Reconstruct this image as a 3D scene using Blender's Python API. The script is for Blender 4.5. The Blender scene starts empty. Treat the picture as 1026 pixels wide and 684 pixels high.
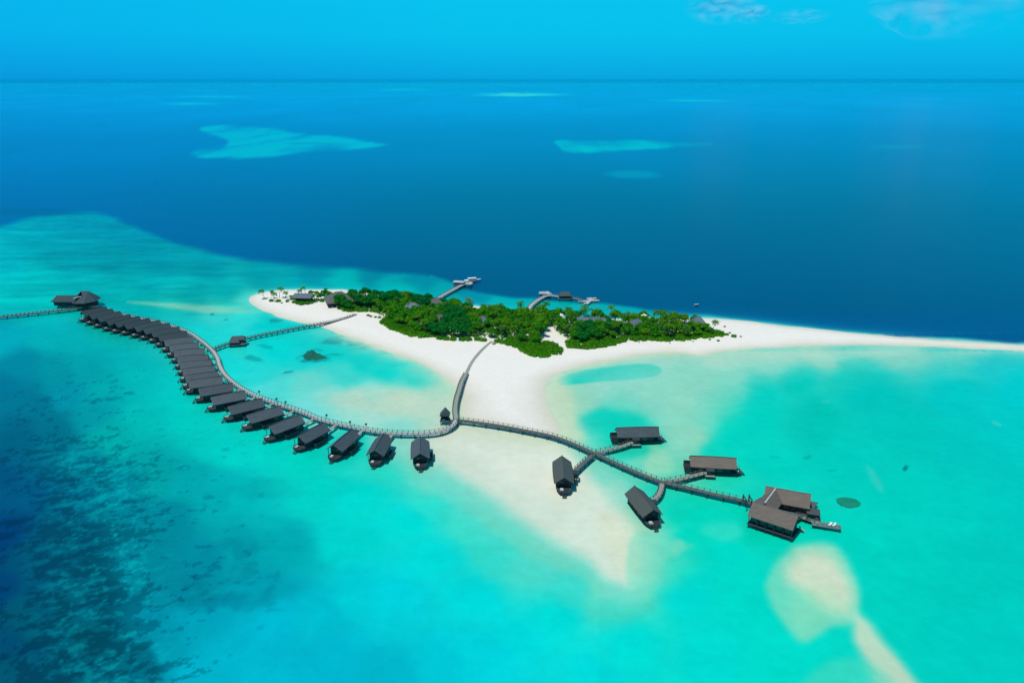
import bpy, bmesh, math, random
import numpy as np
from mathutils import Vector, Matrix, noise
random.seed(7); RNG = np.random.default_rng(7)
scene = bpy.context.scene
col = scene.collection
R = math.radians
# ------------------------------------------------------------------ camera model
F, CX, CY, H = 785.0, 513.0, 342.0, 150.0
P = math.atan(262.0/F); SP, CP = math.sin(P), math.cos(P)
def ground(px, py, z=0.0):
    u, v = (px-CX)/F, (CY-py)/F
    dy = v*SP+CP; dz = v*CP-SP
    t = (z-H)/dz
    return Vector((u*t, dy*t, z))
def proj(x, y, z=0.0):
    d = y*CP-(z-H)*SP
    v = (y*SP+(z-H)*CP)
    return CX+F*x/d, CY-F*v/d
# ------------------------------------------------------------------ helpers
def tag(o, label=None, cat=None, group=None, kind=None):
    if label: o['label'] = label
    if cat: o['category'] = cat
    if group: o['group'] = group
    if kind: o['kind'] = kind
    return o
def empty(name, loc=(0,0,0), rz=0.0):
    o = bpy.data.objects.new(name, None); col.objects.link(o)
    o.empty_display_size = .5
    o.location = loc; o.rotation_euler = (0,0,rz); return o
def kids(o): return [c for c in bpy.data.objects if c.parent == o]
TREE = {}
def link_child(o, parent):
    o.parent = parent; TREE.setdefault(parent.name, []).append(o)
def copy_tree(o, parent=None):
    c = o.copy(); col.objects.link(c)
    if parent is not None: link_child(c, parent)
    for ch in TREE.get(o.name, []): copy_tree(ch, c)
    return c
class MB:
    def __init__(s): s.v=[]; s.f=[]
    def add(s, vs, fs):
        n=len(s.v); s.v += [tuple(a) for a in vs]; s.f += [tuple(i+n for i in f) for f in fs]; return s
    def box(s, c, d, rz=0.0):
        cx,cy,cz=c; dx,dy,dz=[a/2 for a in d]; co,si=math.cos(rz),math.sin(rz)
        vs=[]
        for z in (-dz,dz):
            for (x,y) in ((-dx,-dy),(dx,-dy),(dx,dy),(-dx,dy)):
                vs.append((cx+x*co-y*si, cy+x*si+y*co, cz+z))
        return s.add(vs,[(3,2,1,0),(4,5,6,7),(0,1,5,4),(1,2,6,5),(2,3,7,6),(3,0,4,7)])
    def bar(s, a, b, w, h=None):
        h = h or w
        a=Vector(a); b=Vector(b); d=(b-a)
        if d.length<1e-6: return s
        d.normalize(); up=Vector((0,0,1))
        if abs(d.z)>.95: up=Vector((1,0,0))
        r=d.cross(up).normalized()*(w/2); u=r.cross(d).normalized()*(h/2)
        vs=[a-r-u,a+r-u,a+r+u,a-r+u,b-r-u,b+r-u,b+r+u,b-r+u]
        return s.add(vs,[(0,1,2,3),(7,6,5,4),(0,4,5,1),(1,5,6,2),(2,6,7,3),(3,7,4,0)])
    def tube(s, pts, rad, n=7):
        rings=[]
        for i,p in enumerate(pts):
            p=Vector(p); a=Vector(pts[max(i-1,0)]); b=Vector(pts[min(i+1,len(pts)-1)])
            d=(b-a).normalized(); up=Vector((1,0,0)) if abs(d.z)>.7 else Vector((0,0,1))
            r=d.cross(up).normalized(); u=r.cross(d)
            rr = rad[i] if isinstance(rad,(list,tuple)) else rad
            rings.append([p+r*rr*math.cos(2*math.pi*k/n)+u*rr*math.sin(2*math.pi*k/n) for k in range(n)])
        vs=[q for g in rings for q in g]; fs=[]
        for i in range(len(rings)-1):
            for k in range(n):
                fs.append((i*n+k,i*n+(k+1)%n,(i+1)*n+(k+1)%n,(i+1)*n+k))
        fs.append(tuple(range(n-1,-1,-1))); fs.append(tuple((len(rings)-1)*n+k for k in range(n)))
        return s.add(vs,fs)
    def prism(s, poly, z0, z1):
        n=len(poly)
        vs=[(p[0],p[1],z0) for p in poly]+[(p[0],p[1],z1) for p in poly]
        fs=[tuple(range(n-1,-1,-1)),tuple(range(n,2*n))]+[(i,(i+1)%n,n+(i+1)%n,n+i) for i in range(n)]
        return s.add(vs,fs)
    def mesh(s, name, mat, smooth=False):
        m=bpy.data.meshes.new(name); m.from_pydata(s.v,[],s.f); m.materials.append(mat)
        if smooth: m.polygons.foreach_set('use_smooth',[True]*len(m.polygons))
        m.update(); return m
    def build(s, name, mat, parent=None, smooth=False, loc=None):
        o=bpy.data.objects.new(name, s.mesh(name,mat,smooth)); col.objects.link(o)
        if loc is not None: o.location=loc
        if parent is not None: link_child(o,parent)
        return o
# ------------------------------------------------------------------ materials
def lin(r,g,b):
    f=lambda c:(c/255/12.92 if c/255<=.04045 else ((c/255+.055)/1.055)**2.4)
    return (f(r),f(g),f(b),1)
def newmat(name):
    m=bpy.data.materials.new(name); m.use_nodes=True
    nt=m.node_tree; b=nt.nodes['Principled BSDF']; return m,nt,b
def nd(nt,t,**k):
    n=nt.nodes.new(t)
    for a,v in k.items():
        if a in n.inputs: n.inputs[a].default_value=v
        else: setattr(n,a,v)
    return n
def mixc(nt,fac,a,b,blend='MIX'):
    n=nt.nodes.new('ShaderNodeMix'); n.data_type='RGBA'; n.blend_type=blend
    for idx,val in ((0,fac),(6,a),(7,b)):
        if hasattr(val,'is_linked') or isinstance(val,bpy.types.NodeSocket): nt.links.new(val,n.inputs[idx])
        else: n.inputs[idx].default_value=val
    return n.outputs[2]
def simple(name, c1, c2, scale=3.0, rough=.8, rnd=.25, bump=.0, stretch=(1,1,1), spec=.3, detail=4):
    m,nt,b=newmat(name)
    tc=nd(nt,'ShaderNodeTexCoord'); mp=nd(nt,'ShaderNodeMapping'); mp.inputs['Scale'].default_value=stretch
    nz=nd(nt,'ShaderNodeTexNoise',Scale=scale,Detail=detail)
    nt.links.new(tc.outputs['Object'],mp.inputs[0]); nt.links.new(mp.outputs[0],nz.inputs['Vector'])
    rp=nd(nt,'ShaderNodeMapRange'); rp.inputs[1].default_value=.3; rp.inputs[2].default_value=.7
    nt.links.new(nz.outputs['Fac'],rp.inputs[0])
    c=mixc(nt,rp.outputs[0],c1,c2)
    oi=nd(nt,'ShaderNodeObjectInfo'); mr=nd(nt,'ShaderNodeMapRange')
    mr.inputs[3].default_value=1-rnd; mr.inputs[4].default_value=1+rnd
    nt.links.new(oi.outputs['Random'],mr.inputs[0])
    hs=nd(nt,'ShaderNodeHueSaturation'); nt.links.new(mr.outputs[0],hs.inputs['Value']); nt.links.new(c,hs.inputs['Color'])
    nt.links.new(hs.outputs[0],b.inputs['Base Color'])
    b.inputs['Roughness'].default_value=rough; b.inputs['Specular IOR Level'].default_value=spec
    if bump:
        bp=nd(nt,'ShaderNodeBump',Strength=bump,Distance=.1); nt.links.new(nz.outputs['Fac'],bp.inputs['Height']); nt.links.new(bp.outputs[0],b.inputs['Normal'])
    return m
def shingle(name, c1, c2, c3):
    # courses running along the roof with weathered patches
    m,nt,b=newmat(name)
    tc=nd(nt,'ShaderNodeTexCoord')
    br=nd(nt,'ShaderNodeTexNoise',Scale=.35,Detail=6,Roughness=.7)
    mp=nd(nt,'ShaderNodeMapping'); mp.inputs['Scale'].default_value=(.7,3,3)
    nt.links.new(tc.outputs['Object'],mp.inputs[0]); nt.links.new(mp.outputs[0],br.inputs['Vector'])
    wv=nd(nt,'ShaderNodeTexWave',Scale=1.1,Distortion=1.5,Detail=2); wv.bands_direction='Z'
    nt.links.new(tc.outputs['Object'],wv.inputs['Vector'])
    fine=nd(nt,'ShaderNodeTexNoise',Scale=4,Detail=3); nt.links.new(tc.outputs['Object'],fine.inputs['Vector'])
    rp=nd(nt,'ShaderNodeMapRange'); rp.inputs[1].default_value=.35; rp.inputs[2].default_value=.65
    nt.links.new(br.outputs['Fac'],rp.inputs[0])
    c=mixc(nt,rp.outputs[0],c1,c2)
    w=nd(nt,'ShaderNodeMath',operation='MULTIPLY'); w.inputs[1].default_value=.35; nt.links.new(wv.outputs['Fac'],w.inputs[0])
    c=mixc(nt,w.outputs[0],c,c3)
    f=nd(nt,'ShaderNodeMath',operation='MULTIPLY'); f.inputs[1].default_value=.5; nt.links.new(fine.outputs['Fac'],f.inputs[0])
    c=mixc(nt,f.outputs[0],c,c3)
    oi=nd(nt,'ShaderNodeObjectInfo'); mr=nd(nt,'ShaderNodeMapRange'); mr.inputs[3].default_value=.85; mr.inputs[4].default_value=1.18
    nt.links.new(oi.outputs['Random'],mr.inputs[0])
    hs=nd(nt,'ShaderNodeHueSaturation'); nt.links.new(mr.outputs[0],hs.inputs['Value']); nt.links.new(c,hs.inputs['Color'])
    nt.links.new(hs.outputs[0],b.inputs['Base Color']); b.inputs['Roughness'].default_value=.75
    bp=nd(nt,'ShaderNodeBump',Strength=.6,Distance=.12); nt.links.new(wv.outputs['Fac'],bp.inputs['Height']); nt.links.new(bp.outputs[0],b.inputs['Normal'])
    return m
M={}
M['shingle']=shingle('slate_shingle',(.054,.076,.088,1),(.100,.120,.132,1),(.032,.045,.055,1))
M['shingle_far']=shingle('dark_teal_shingle',(.026,.052,.060,1),(.04,.066,.074,1),(.018,.036,.042,1))  # darker, more teal shingle for the far villas and the dark pavilion
M['shingle_warm']=shingle('weathered_shingle',(.20,.145,.112,1),(.135,.102,.08,1),(.08,.068,.055,1))
M['shingle_teal']=shingle('mossy_shingle',(.065,.078,.068,1),(.08,.082,.07,1),(.045,.054,.048,1))
M['thatch']=simple('grey_thatch',(.16,.15,.14,1),(.09,.09,.085,1),2.5,.95,.12,.6,(1,1,4))
M['thatch_brown']=simple('brown_thatch',(.17,.12,.09,1),(.1,.08,.06,1),2.5,.95,.12,.6,(1,1,4))
M['ridge']=simple('ridge_capping',(.2,.2,.19,1),(.13,.13,.12,1),3,.9)
M['ridge_dark']=simple('dark_ridge_capping',(.08,.085,.095,1),(.05,.055,.06,1),3,.9)
M['wood']=simple('dark_stained_timber',(.024,.030,.034,1),(.042,.050,.052,1),2,.7,.2,.2,(1,6,6))
M['pile']=simple('wet_timber_pile',(.028,.03,.028,1),(.05,.05,.045,1),2,.7,.2,.2,(4,4,1))
M['deck']=simple('weathered_deck_boards',(.24,.26,.22,1),(.34,.34,.28,1),1.2,.8,.08,.3,(1,1,1))
M['deck_light']=simple('bleached_deck_boards',(.36,.37,.36,1),(.48,.48,.46,1),1.0,.8,.05,.3)
M['deck_green']=simple('algae_stained_deck',(.10,.17,.155,1),(.20,.26,.24,1),.8,.8,.08,.3)
M['deck_dark']=simple('grey_deck_boards',(.085,.10,.095,1),(.13,.14,.13,1),1.2,.8,.1,.3)
M['rail']=simple('grey_rail_timber',(.10,.11,.105,1),(.17,.17,.16,1),2,.8,.1)
M['glass']=simple('dark_glass',(.02,.03,.035,1),(.03,.04,.045,1),1,.08,.1,0,(1,1,1),.6)
M['white']=simple('white_canvas',(.78,.78,.76,1),(.7,.7,.69,1),3,.8,.04)
M['white_paint']=simple('white_hull_paint',(.8,.8,.79,1),(.72,.73,.72,1),1,.35,.03)
M['linen']=simple('grey_linen',(.42,.44,.46,1),(.34,.36,.38,1),3,.9,.15)
M['cushion']=simple('grey_cushion',(.3,.32,.34,1),(.38,.39,.4,1),3,.9,.1)
M['bark']=simple('palm_bark',(.16,.12,.08,1),(.09,.07,.05,1),3,.9,.15,.5,(1,1,5))
def leafmat(name, cs, trans=.15):
    m,nt,b=newmat(name)
    oi=nd(nt,'ShaderNodeObjectInfo'); cr=nd(nt,'ShaderNodeValToRGB')
    els=cr.color_ramp.elements; els[0].color=cs[0]; els[0].position=0; els[1].color=cs[-1]; els[1].position=1
    for i,c in enumerate(cs[1:-1]): e=els.new((i+1)/(len(cs)-1)); e.color=c
    nt.links.new(oi.outputs['Random'],cr.inputs[0])
    tc=nd(nt,'ShaderNodeTexCoord'); nz=nd(nt,'ShaderNodeTexNoise',Scale=.8,Detail=3); nt.links.new(tc.outputs['Object'],nz.inputs['Vector'])
    mr=nd(nt,'ShaderNodeMapRange'); mr.inputs[1].default_value=.3; mr.inputs[2].default_value=.7; mr.inputs[3].default_value=.55; mr.inputs[4].default_value=1.45
    nt.links.new(nz.outputs['Fac'],mr.inputs[0])
    hs=nd(nt,'ShaderNodeHueSaturation'); nt.links.new(mr.outputs[0],hs.inputs['Value']); nt.links.new(cr.outputs[0],hs.inputs['Color'])
    nt.links.new(hs.outputs[0],b.inputs['Base Color']); b.inputs['Roughness'].default_value=.9; b.inputs['Specular IOR Level'].default_value=.05
    tl=nd(nt,'ShaderNodeBsdfTranslucent'); nt.links.new(hs.outputs[0],tl.inputs['Color']); mx=nd(nt,'ShaderNodeMixShader'); mx.inputs[0].default_value=.4
    nt.links.new(b.outputs[0],mx.inputs[1]); nt.links.new(tl.outputs[0],mx.inputs[2]); nt.links.new(mx.outputs[0],nt.nodes['Material Output'].inputs['Surface'])
    return m
M['leaf']=leafmat('broadleaf_foliage',[(.025,.21,.010,1),(.06,.28,.003,1),(.03,.24,.004,1),(.11,.32,.003,1),(.04,.26,.004,1)])
M['leaf_dark']=leafmat('deep_green_foliage',[(.006,.18,.028,1),(.010,.20,.020,1),(.022,.20,.008,1)])
M['leaf_bright']=leafmat('beach_shrub_foliage',[(.05,.26,.003,1),(.07,.30,.003,1),(.09,.30,.003,1),(.045,.25,.003,1)])
M['palm']=leafmat('palm_fronds',[(.06,.22,.008,1),(.09,.27,.006,1),(.04,.18,.010,1),(.12,.27,.008,1)])
# ------------------------------------------------------------------ numpy noise
def vnoise(x,y,seed=0):
    xi=np.floor(x).astype(np.int64); yi=np.floor(y).astype(np.int64); xf=x-xi; yf=y-yi
    def h(a,b):
        n=(a*374761393+b*668265263+seed*1442695041)&0xffffffff
        n=((n^(n>>13))*1274126177)&0xffffffff; n=n^(n>>16)
        return (n&0xffff)/65535.0
    u=xf*xf*(3-2*xf); v=yf*yf*(3-2*yf)
    return (h(xi,yi)*(1-u)+h(xi+1,yi)*u)*(1-v)+(h(xi,yi+1)*(1-u)+h(xi+1,yi+1)*u)*v
def fbm(x,y,seed=0,o=4):
    s=0;a=.5
    for k in range(o): s=s+a*(vnoise(x*2**k,y*2**k,seed+k)-.5); a*=.5
    return s*2
def smooth(e0,e1,x):
    t=np.clip((x-e0)/(e1-e0),0,1); return t*t*(3-2*t)
def sdist(px,py,poly):
    """signed distance, positive inside"""
    px=np.asarray(px,float); py=np.asarray(py,float)
    d=np.full(px.shape,1e18); ins=np.zeros(px.shape,bool); n=len(poly)
    for i in range(n):
        ax,ay=poly[i]; bx,by=poly[(i+1)%n]; ex,ey=bx-ax,by-ay
        wx=px-ax; wy=py-ay; t=np.clip((wx*ex+wy*ey)/(ex*ex+ey*ey+1e-12),0,1)
        d=np.minimum(d,(wx-ex*t)**2+(wy-ey*t)**2)
        c=((ay>py)!=(by>py))
        if abs(by-ay)>1e-9: ins^= c & (px<(bx-ax)*(py-ay)/(by-ay)+ax)
    d=np.sqrt(d); return np.where(ins,d,-d)
def chaikin(poly,n=2):
    for _ in range(n):
        q=[]
        for i in range(len(poly)):
            a=poly[i]; b=poly[(i+1)%len(poly)]
            q+=[(a[0]*.75+b[0]*.25,a[1]*.75+b[1]*.25),(a[0]*.25+b[0]*.75,a[1]*.25+b[1]*.75)]
        poly=q
    return poly
# ------------------------------------------------------------------ the island's shoreline
SHORE=[(246,301),(252,295),(272,290.5),(300,289.5),(340,290),(362,292),(400,298),(436,302),(473,306),(500,309),(521,312),(560,317),(600,319),(650,319.5),
 (690,318),(715,318.5),(744,321),(789,326.3),(847,333),(932,340),(1024,345.7),(1250,356),(1250,360),(1024,351.5),(930,346.5),(880,345.5),(840,345.5),(812,346),(778,347.5),(744,350),(716,352),
 (703,356.5),(692,355),(683,353),(646,355),(629,358),(607,361.5),(592,365),(575,369),(558,373),(548,381),(546,391),(550,402),(557,418),(562,432),(556,440),(530,438),(500,430),(470,423),(459,413),(463,396),(456,384),
 (427,366),(396,354),(366,344),(328,330),(317,326),(288,320.5),(259,309.5)]
SHORE_W=chaikin([tuple(ground(*p))[:2] for p in SHORE],2)
# ------------------------------------------------------------------ sea
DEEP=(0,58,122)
CP_=[ # x,y,r,g,b  colour of water seen in the photo
 (0,218,0,150,180),(40,222,0,150,175),(85,222,0,140,168),(130,235,0,135,165),(0,245,0,175,188),(30,232,0,165,182),(60,258,0,150,165),(0,262,0,172,188),(0,288,0,188,198),(40,285,0,182,186),
 (110,262,0,150,165),(160,262,0,145,165),(210,272,0,140,160),(150,285,0,158,170),(100,285,0,165,172),(260,280,0,150,165),(310,275,0,130,158),(370,275,0,130,158),(420,280,0,135,162),
 (200,290,0,165,172),(230,292,0,172,178),(300,283,0,160,175),(350,286,0,180,185),(400,291,0,180,185),(440,294,0,160,178),(480,296,0,130,165),(500,302,0,170,185),(560,306,0,175,185),(620,310,0,165,182),(660,312,0,150,175),
 (0,305,0,195,200),(40,312,0,190,188),(0,335,0,165,172),(40,340,0,170,165),(80,345,0,172,165),(110,335,0,178,165),(20,365,0,128,143),(60,375,0,142,148),(85,370,0,158,158),(0,385,0,108,133),(30,400,0,108,130),(70,395,0,140,155),(110,385,0,165,160),(140,375,0,182,172),
 (170,400,0,200,185),(190,420,0,200,182),(150,420,0,185,172),(120,440,0,170,160),(100,410,0,150,155),(90,465,0,135,148),(60,430,0,105,124),(20,440,0,88,116),(0,470,0,72,112),(0,540,0,56,110),(0,600,0,60,110),(0,650,0,72,105),(25,500,0,80,120),(40,560,0,85,112),(30,620,0,85,108),(10,680,0,82,105),
 (60,500,0,95,120),(80,540,0,92,115),(100,580,0,92,112),(90,640,0,88,105),(60,680,0,85,105),(130,660,0,100,118),
 (120,500,0,130,145),(150,470,0,160,158),(160,520,0,135,150),(180,480,0,165,165),(150,560,0,135,152),(150,610,0,140,160),(160,650,0,150,168),(200,560,0,140,158),(200,620,0,158,178),(190,670,0,175,195),
 (220,450,0,205,188),(260,450,0,208,190),(300,465,0,210,188),(250,500,0,185,180),(220,500,0,170,170),(250,545,0,155,165),(300,540,0,165,170),(260,590,0,155,170),(220,650,0,175,195),(270,640,0,180,200),(320,620,0,185,198),(360,600,0,200,205),(330,660,0,180,200),(390,680,0,175,192),(290,680,0,185,205),(440,670,0,190,200),
 (320,500,0,208,190),(360,500,0,216,200),(350,540,0,205,195),(400,520,0,216,205),(430,560,0,215,208),(400,600,0,205,212),(480,600,0,212,208),(520,640,0,208,205),(560,620,0,214,205),(480,660,0,200,205),(600,670,0,210,205),(640,640,0,215,205),(700,600,0,214,205),(720,650,0,212,205),(780,670,0,214,200),
 (380,470,40,218,195),(430,478,95,220,195),(430,500,40,218,198),(470,520,60,218,195),(500,545,50,215,195),(540,560,70,212,192),(580,585,40,212,195),
 (460,450,160,222,195),(500,450,200,224,200),(540,455,205,224,200),(480,475,140,220,195),(520,490,165,220,190),(560,500,175,218,185),(600,530,190,218,178),(630,560,190,215,172),(600,500,150,218,190),(560,540,130,214,185),(620,590,120,212,180),(625,605,60,210,185),(660,545,90,215,190),(680,548,60,215,192),(640,530,130,215,180),
 (700,540,0,214,190),(700,510,0,214,190),(730,530,0,214,192),(740,560,0,214,198),(680,500,20,216,190),(640,500,80,216,190),(660,470,90,214,185),(640,455,120,216,188),(610,440,20,214,185),(600,420,0,200,180),(620,405,90,214,185),(600,470,0,210,175),(590,480,10,210,175),
 (580,395,145,212,180),(600,385,150,215,188),(640,392,140,214,188),(680,400,140,214,186),(690,430,140,214,182),(680,450,110,214,182),(700,385,135,216,195),(720,400,70,214,190),(700,420,80,214,190),(740,375,120,218,200),(780,365,130,215,200),(820,358,160,215,192),(720,360,150,220,205),(660,362,150,215,200),
 (760,390,0,205,190),(800,380,0,200,185),(850,372,20,200,185),(900,352,120,210,195),(960,358,60,205,195),(1000,362,30,200,200),(760,420,0,208,190),(740,440,0,212,192),(720,450,10,213,190),(820,420,0,196,180),(880,400,0,196,185),(900,430,0,198,185),(960,400,0,200,195),(1020,390,0,205,205),(1020,430,0,200,195),(960,450,0,198,190),
 (780,460,0,208,192),(840,460,0,204,190),(900,490,0,205,190),(960,500,0,203,190),(1020,490,0,200,192),(860,540,0,206,190),(920,560,0,202,188),(980,570,0,198,186),(1020,550,0,198,188),(940,620,0,200,190),(1010,640,0,202,194),(900,600,0,205,190),(980,680,0,204,194),
 (750,585,0,214,198),(760,620,0,212,198),(740,600,0,214,200),(800,540,0,210,190),(760,530,0,208,185),
 # inner lagoon left of the beach
 (150,305,0,172,172),(200,300,10,178,178),(170,315,20,195,185),(130,300,0,168,172),(215,315,60,212,200),(240,318,50,214,204),(230,335,30,214,200),(200,335,20,212,198),(250,305,100,215,200),(270,320,0,205,195),(300,330,0,205,195),(280,345,0,212,200),(250,350,30,215,200),(300,360,20,212,200),(330,350,0,210,195),(360,360,0,208,192),(390,370,0,212,195),(420,382,20,210,190),(340,375,60,216,200),(250,375,40,216,205),(280,390,80,218,205),(300,385,110,218,200),(330,400,150,220,200),(370,392,120,218,200),(400,385,60,214,195),(440,390,120,212,185),(350,415,160,222,202),(390,415,175,222,200),(420,405,195,222,195),(440,415,200,222,195),(420,428,180,222,198),(230,365,20,215,205),(370,425,170,222,205),(310,410,120,220,210),(270,395,80,218,208),(360,400,160,216,195),(400,398,190,215,188),
 (400,440,60,220,205),(440,445,130,222,198),(400,460,20,214,190),(350,450,0,212,192),(440,460,110,222,195),
]
ALB=None
def rbf(px,py):
    a=np.array(CP_,float); c=np.array([lin(*p[2:5])[:3] for p in CP_]) if False else np.array([[v/255 for v in p[2:5]] for p in CP_])
    out=np.zeros((len(px),3)); ch=20000
    sy=1.25
    for i in range(0,len(px),ch):
        dx=px[i:i+ch,None]-a[None,:,0]; dy=(py[i:i+ch,None]-a[None,:,1])*sy
        d2=dx*dx+dy*dy+70.0
        w=1/d2**2.0
        out[i:i+ch]=(w@c)/w.sum(1)[:,None]
    return out
def poly_px(pts): return chaikin(pts,2)
def ell(px,py,cx,cy,rx,ry,soft=.5):
    d=np.sqrt(((px-cx)/rx)**2+((py-cy)/ry)**2); return 1-smooth(1-soft,1+soft*.3,d)
REEF=poly_px([(-900,225),(-60,232),(0,224),(25,215),(55,210),(85,208.5),(110,212),(150,231),(190,245),(230,254),(290,262),(350,266),(400,268.5),(438,273),(462,285),(500,294),(540,297),(600,302),(650,307),(690,311),(740,317),(790,325),(850,331.5),(930,335),(1026,339),(1250,349),(1900,380),(2500,900),(500,3000),(-2500,900)])
def sea_colour(X,Y):
    px,py=proj(X,Y,0.0)
    behind=(Y*CP+H*SP)<20
    px=np.where(behind,np.clip(X,-400,400)+500,px); py=np.where(behind,760,py)
    k=np.clip((py-80)/250,.02,2)              # local scale so that the wobble is in metres
    wx=fbm(X*.03,Y*.03,11)*14*k; wy=fbm(X*.03,Y*.03,31)*7*k*k
    px_=np.clip(px,-60,1090); py_=np.clip(py,60,720)
    c=rbf(px_+wx,py_+wy)
    def put(mask,colr,op=1.0):
        nonlocal c
        m=(mask*op)[:,None]; c=c*(1-m)+np.array([v/255 for v in colr])*m
    def P_(pts,soft,colr,op=1.0,w=1.0,so=None):
        so=soft if so is None else so
        d=sdist(px+wx*w*.4,py+wy*w*.4,poly_px(pts)); put(smooth(-so,soft,d),colr,op)
    # bright shallows
    P_([(556,384),(560,377),(580,371),(610,367),(645,363.5),(662,367),(664,373),(655,378),(620,381),(590,383),(565,386)],1.2,(0,200,180),.9,.3)
    P_([(590,430),(585,420),(592,412),(612,409),(640,414),(650,425),(670,438),(665,452),(640,458),(600,468),(575,480),(570,500),(556,490),(560,465),(575,455)],6,(0,206,178),.75,.5)
    P_([(625,485),(632,515),(655,532),(690,525),(712,500),(690,490),(670,482)],6,(0,212,185),.6,.5)
    # sand tongue under the jetty
    P_([(380,420),(420,405),(455,395),(500,420),(560,430),(600,440),(640,500),(672,530),(664,556),(650,588),(634,604),(618,598),(590,572),(556,560),(520,540),(480,512),(440,488),(400,468),(375,448)],16,(158,219,198),.75)
    P_([(385,455),(440,500),(500,548),(560,585),(612,612),(640,605),(660,570),(640,540),(560,520),(480,480)],16,(90,216,196),.45)
    P_([(430,425),(470,425),(560,442),(590,470),(606,500),(640,530),(652,556),(636,586),(616,580),(586,556),(552,538),(516,514),(482,490),(452,468),(428,450)],11,(216,225,206),.92)
    P_([(450,424),(500,430),(560,442),(578,470),(575,500),(540,496),(500,474),(465,452),(448,438)],12,(226,231,212),.8)
    P_([(596,510),(640,530),(646,552),(636,574),(624,566),(604,540)],11,(216,222,192),.6)
    P_([(636,528),(668,538),(692,545),(700,549),(670,557),(648,584),(630,588),(628,560)],4.5,(120,217,186),.55,.5)
    P_([(455,495),(500,518),(545,545),(585,562),(622,598),(630,606),(618,602),(590,578),(556,568),(520,552),(490,528)],5,(110,214,186),.5,.6)
    P_([(470,524),(520,560),(560,575),(600,596),(560,590),(520,576)],6,(70,214,196),.35,.6)
    P_([(556,372),(570,390),(575,410),(580,430),(590,445),(560,442),(545,420),(540,390)],8,(205,220,180),.8,.5)
    P_([(600,376),(660,360),(700,360),(760,351),(850,348),(930,349),(1000,354),(960,361),(900,364),(860,366),(800,374),(755,386),(725,402),(708,428),(700,452),(680,462),(660,448),(655,425),(640,410),(600,400),(580,390)],14,(150,216,194),.62,.5)
    P_([(700,359),(760,351.5),(850,348.5),(930,349),(900,356),(840,358),(770,364),(715,372)],5,(185,222,202),.55,.5)
    P_([(650,440),(668,452),(676,470),(660,476),(640,480),(648,460)],6,(190,220,185),.5,.5)
    # little sand banks bottom right
    P_([(768,582),(776,563),(795,549),(820,544),(842,549),(855,563),(859,588),(855,612),(846,622),(832,622),(820,634),(802,646),(790,632),(775,607)],5,(135,215,189),.75,.9,7)
    P_([(782,568),(798,551),(820,545.5),(840,550),(852,564),(855,590),(848,612),(836,612),(815,606),(800,590),(786,582)],15,(214,217,196),.9,1.2,7)
    P_([(795,580),(850,590),(848,616),(828,618),(812,632),(800,640),(792,620)],12,(150,215,180),.4,1)
    P_([(850,606),(868,616),(882,640),(902,665),(930,705),(878,705),(866,670),(852,640)],8,(212,214,192),.85,.8,8)
    P_([(800,690),(820,668),(850,655),(870,665),(900,700),(810,710)],8,(80,214,190),.6)
    P_([(703,527),(720,522),(745,525),(748,538),(735,545),(712,540)],6,(90,220,200),.45)
    P_([(676,545),(690,540),(692,552),(676,560)],3,(120,216,192),.5)
    P_([(866,462),(872,466),(884,486),(880,492),(870,478)],3,(90,205,198),.5)
    P_([(830,401),(836,402.4),(830,404.5),(822,403)],1.5,(90,205,195),.5); P_([(995,418),(1005,422),(1004,426),(996,423)],1.5,(110,205,200),.5)
    # sandy strip west of the island
    P_([(120,302),(160,303),(200,306),(250,309),(262,313),(225,314),(190,312),(150,306)],2.5,(160,214,190),.75,.5)
    P_([(380,384),(440,386),(462,395),(460,420),(430,424),(400,418),(340,410),(330,398),(350,392)],8,(208,220,190),.55)
    # shallow rim round the island (north side bright cyan line)
    # north edge of the reef, then the open sea
    nz=fbm(X*.012,Y*.012,5)
    dR=sdist(px+wx*.5,py+wy*.7,REEF)
    sft=np.where(px<430,7.0,5.0)
    so=np.clip((dR)/sft,0,1)
    kk=so*so*(3-2*so)
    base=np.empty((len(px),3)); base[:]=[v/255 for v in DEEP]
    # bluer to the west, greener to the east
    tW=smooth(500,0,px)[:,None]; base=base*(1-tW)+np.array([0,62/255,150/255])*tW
    tHaze=smooth(215,95,py)[:,None]; base=base*(1-tHaze)+np.array([0,106/255,208/255])*tHaze; tHaze=smooth(140,84,py)[:,None]; base=base*(1-tHaze)+np.array([0,146/255,244/255])*tHaze; tHaze=smooth(90,81,py)[:,None]; base=base*(1-tHaze)+np.array([0,176/255,1.0])*tHaze  # horizon haze and sky sheen painted into the colour of the far sea
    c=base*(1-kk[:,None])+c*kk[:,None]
    deepw=1-kk
    # dark pocket at far left
    def E(cx,cy,rx,ry,colr,op,soft=.5):
        put(ell(px+fbm(X*.01,Y*.002,23)*5,py+fbm(X*.01,Y*.003,29)*ry*.5,cx,cy,rx,ry,soft),colr,op)
    E(25,213,70,4.5,(0,50,115),.7)
    # broad darker band of deep water
    E(640,235,330,50,(0,54,116),.3,.9); 
    nf=fbm(X*.004,Y*.0012,77)
    c=c*(1+ (nf*.10)[:,None]*deepw[:,None])
    # far reefs
    A=[(198,127),(215,125),(245,126),(290,131),(340,138),(385,144),(397,145.2),(380,147),(340,152),(290,156),(240,159),(200,159),(188,155.5),(196,150),(212,149),(224,147),(229,143),(222,138),(205,134)]
    dA=sdist(px,py,poly_px(A)); rn=fbm(X*.012,Y*.0022,9,5)
    put(smooth(-1.6,3.0,dA+rn*3.2),(0,196,220),.72*np.clip(1+rn*1.1,.3,1.25))
    put(ell(px,py,312,144,28,1.6),(0,120,175),.45); put(smooth(-.5,.5,dA)*smooth(0,.6,rn),(0,150,185),.35)
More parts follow.
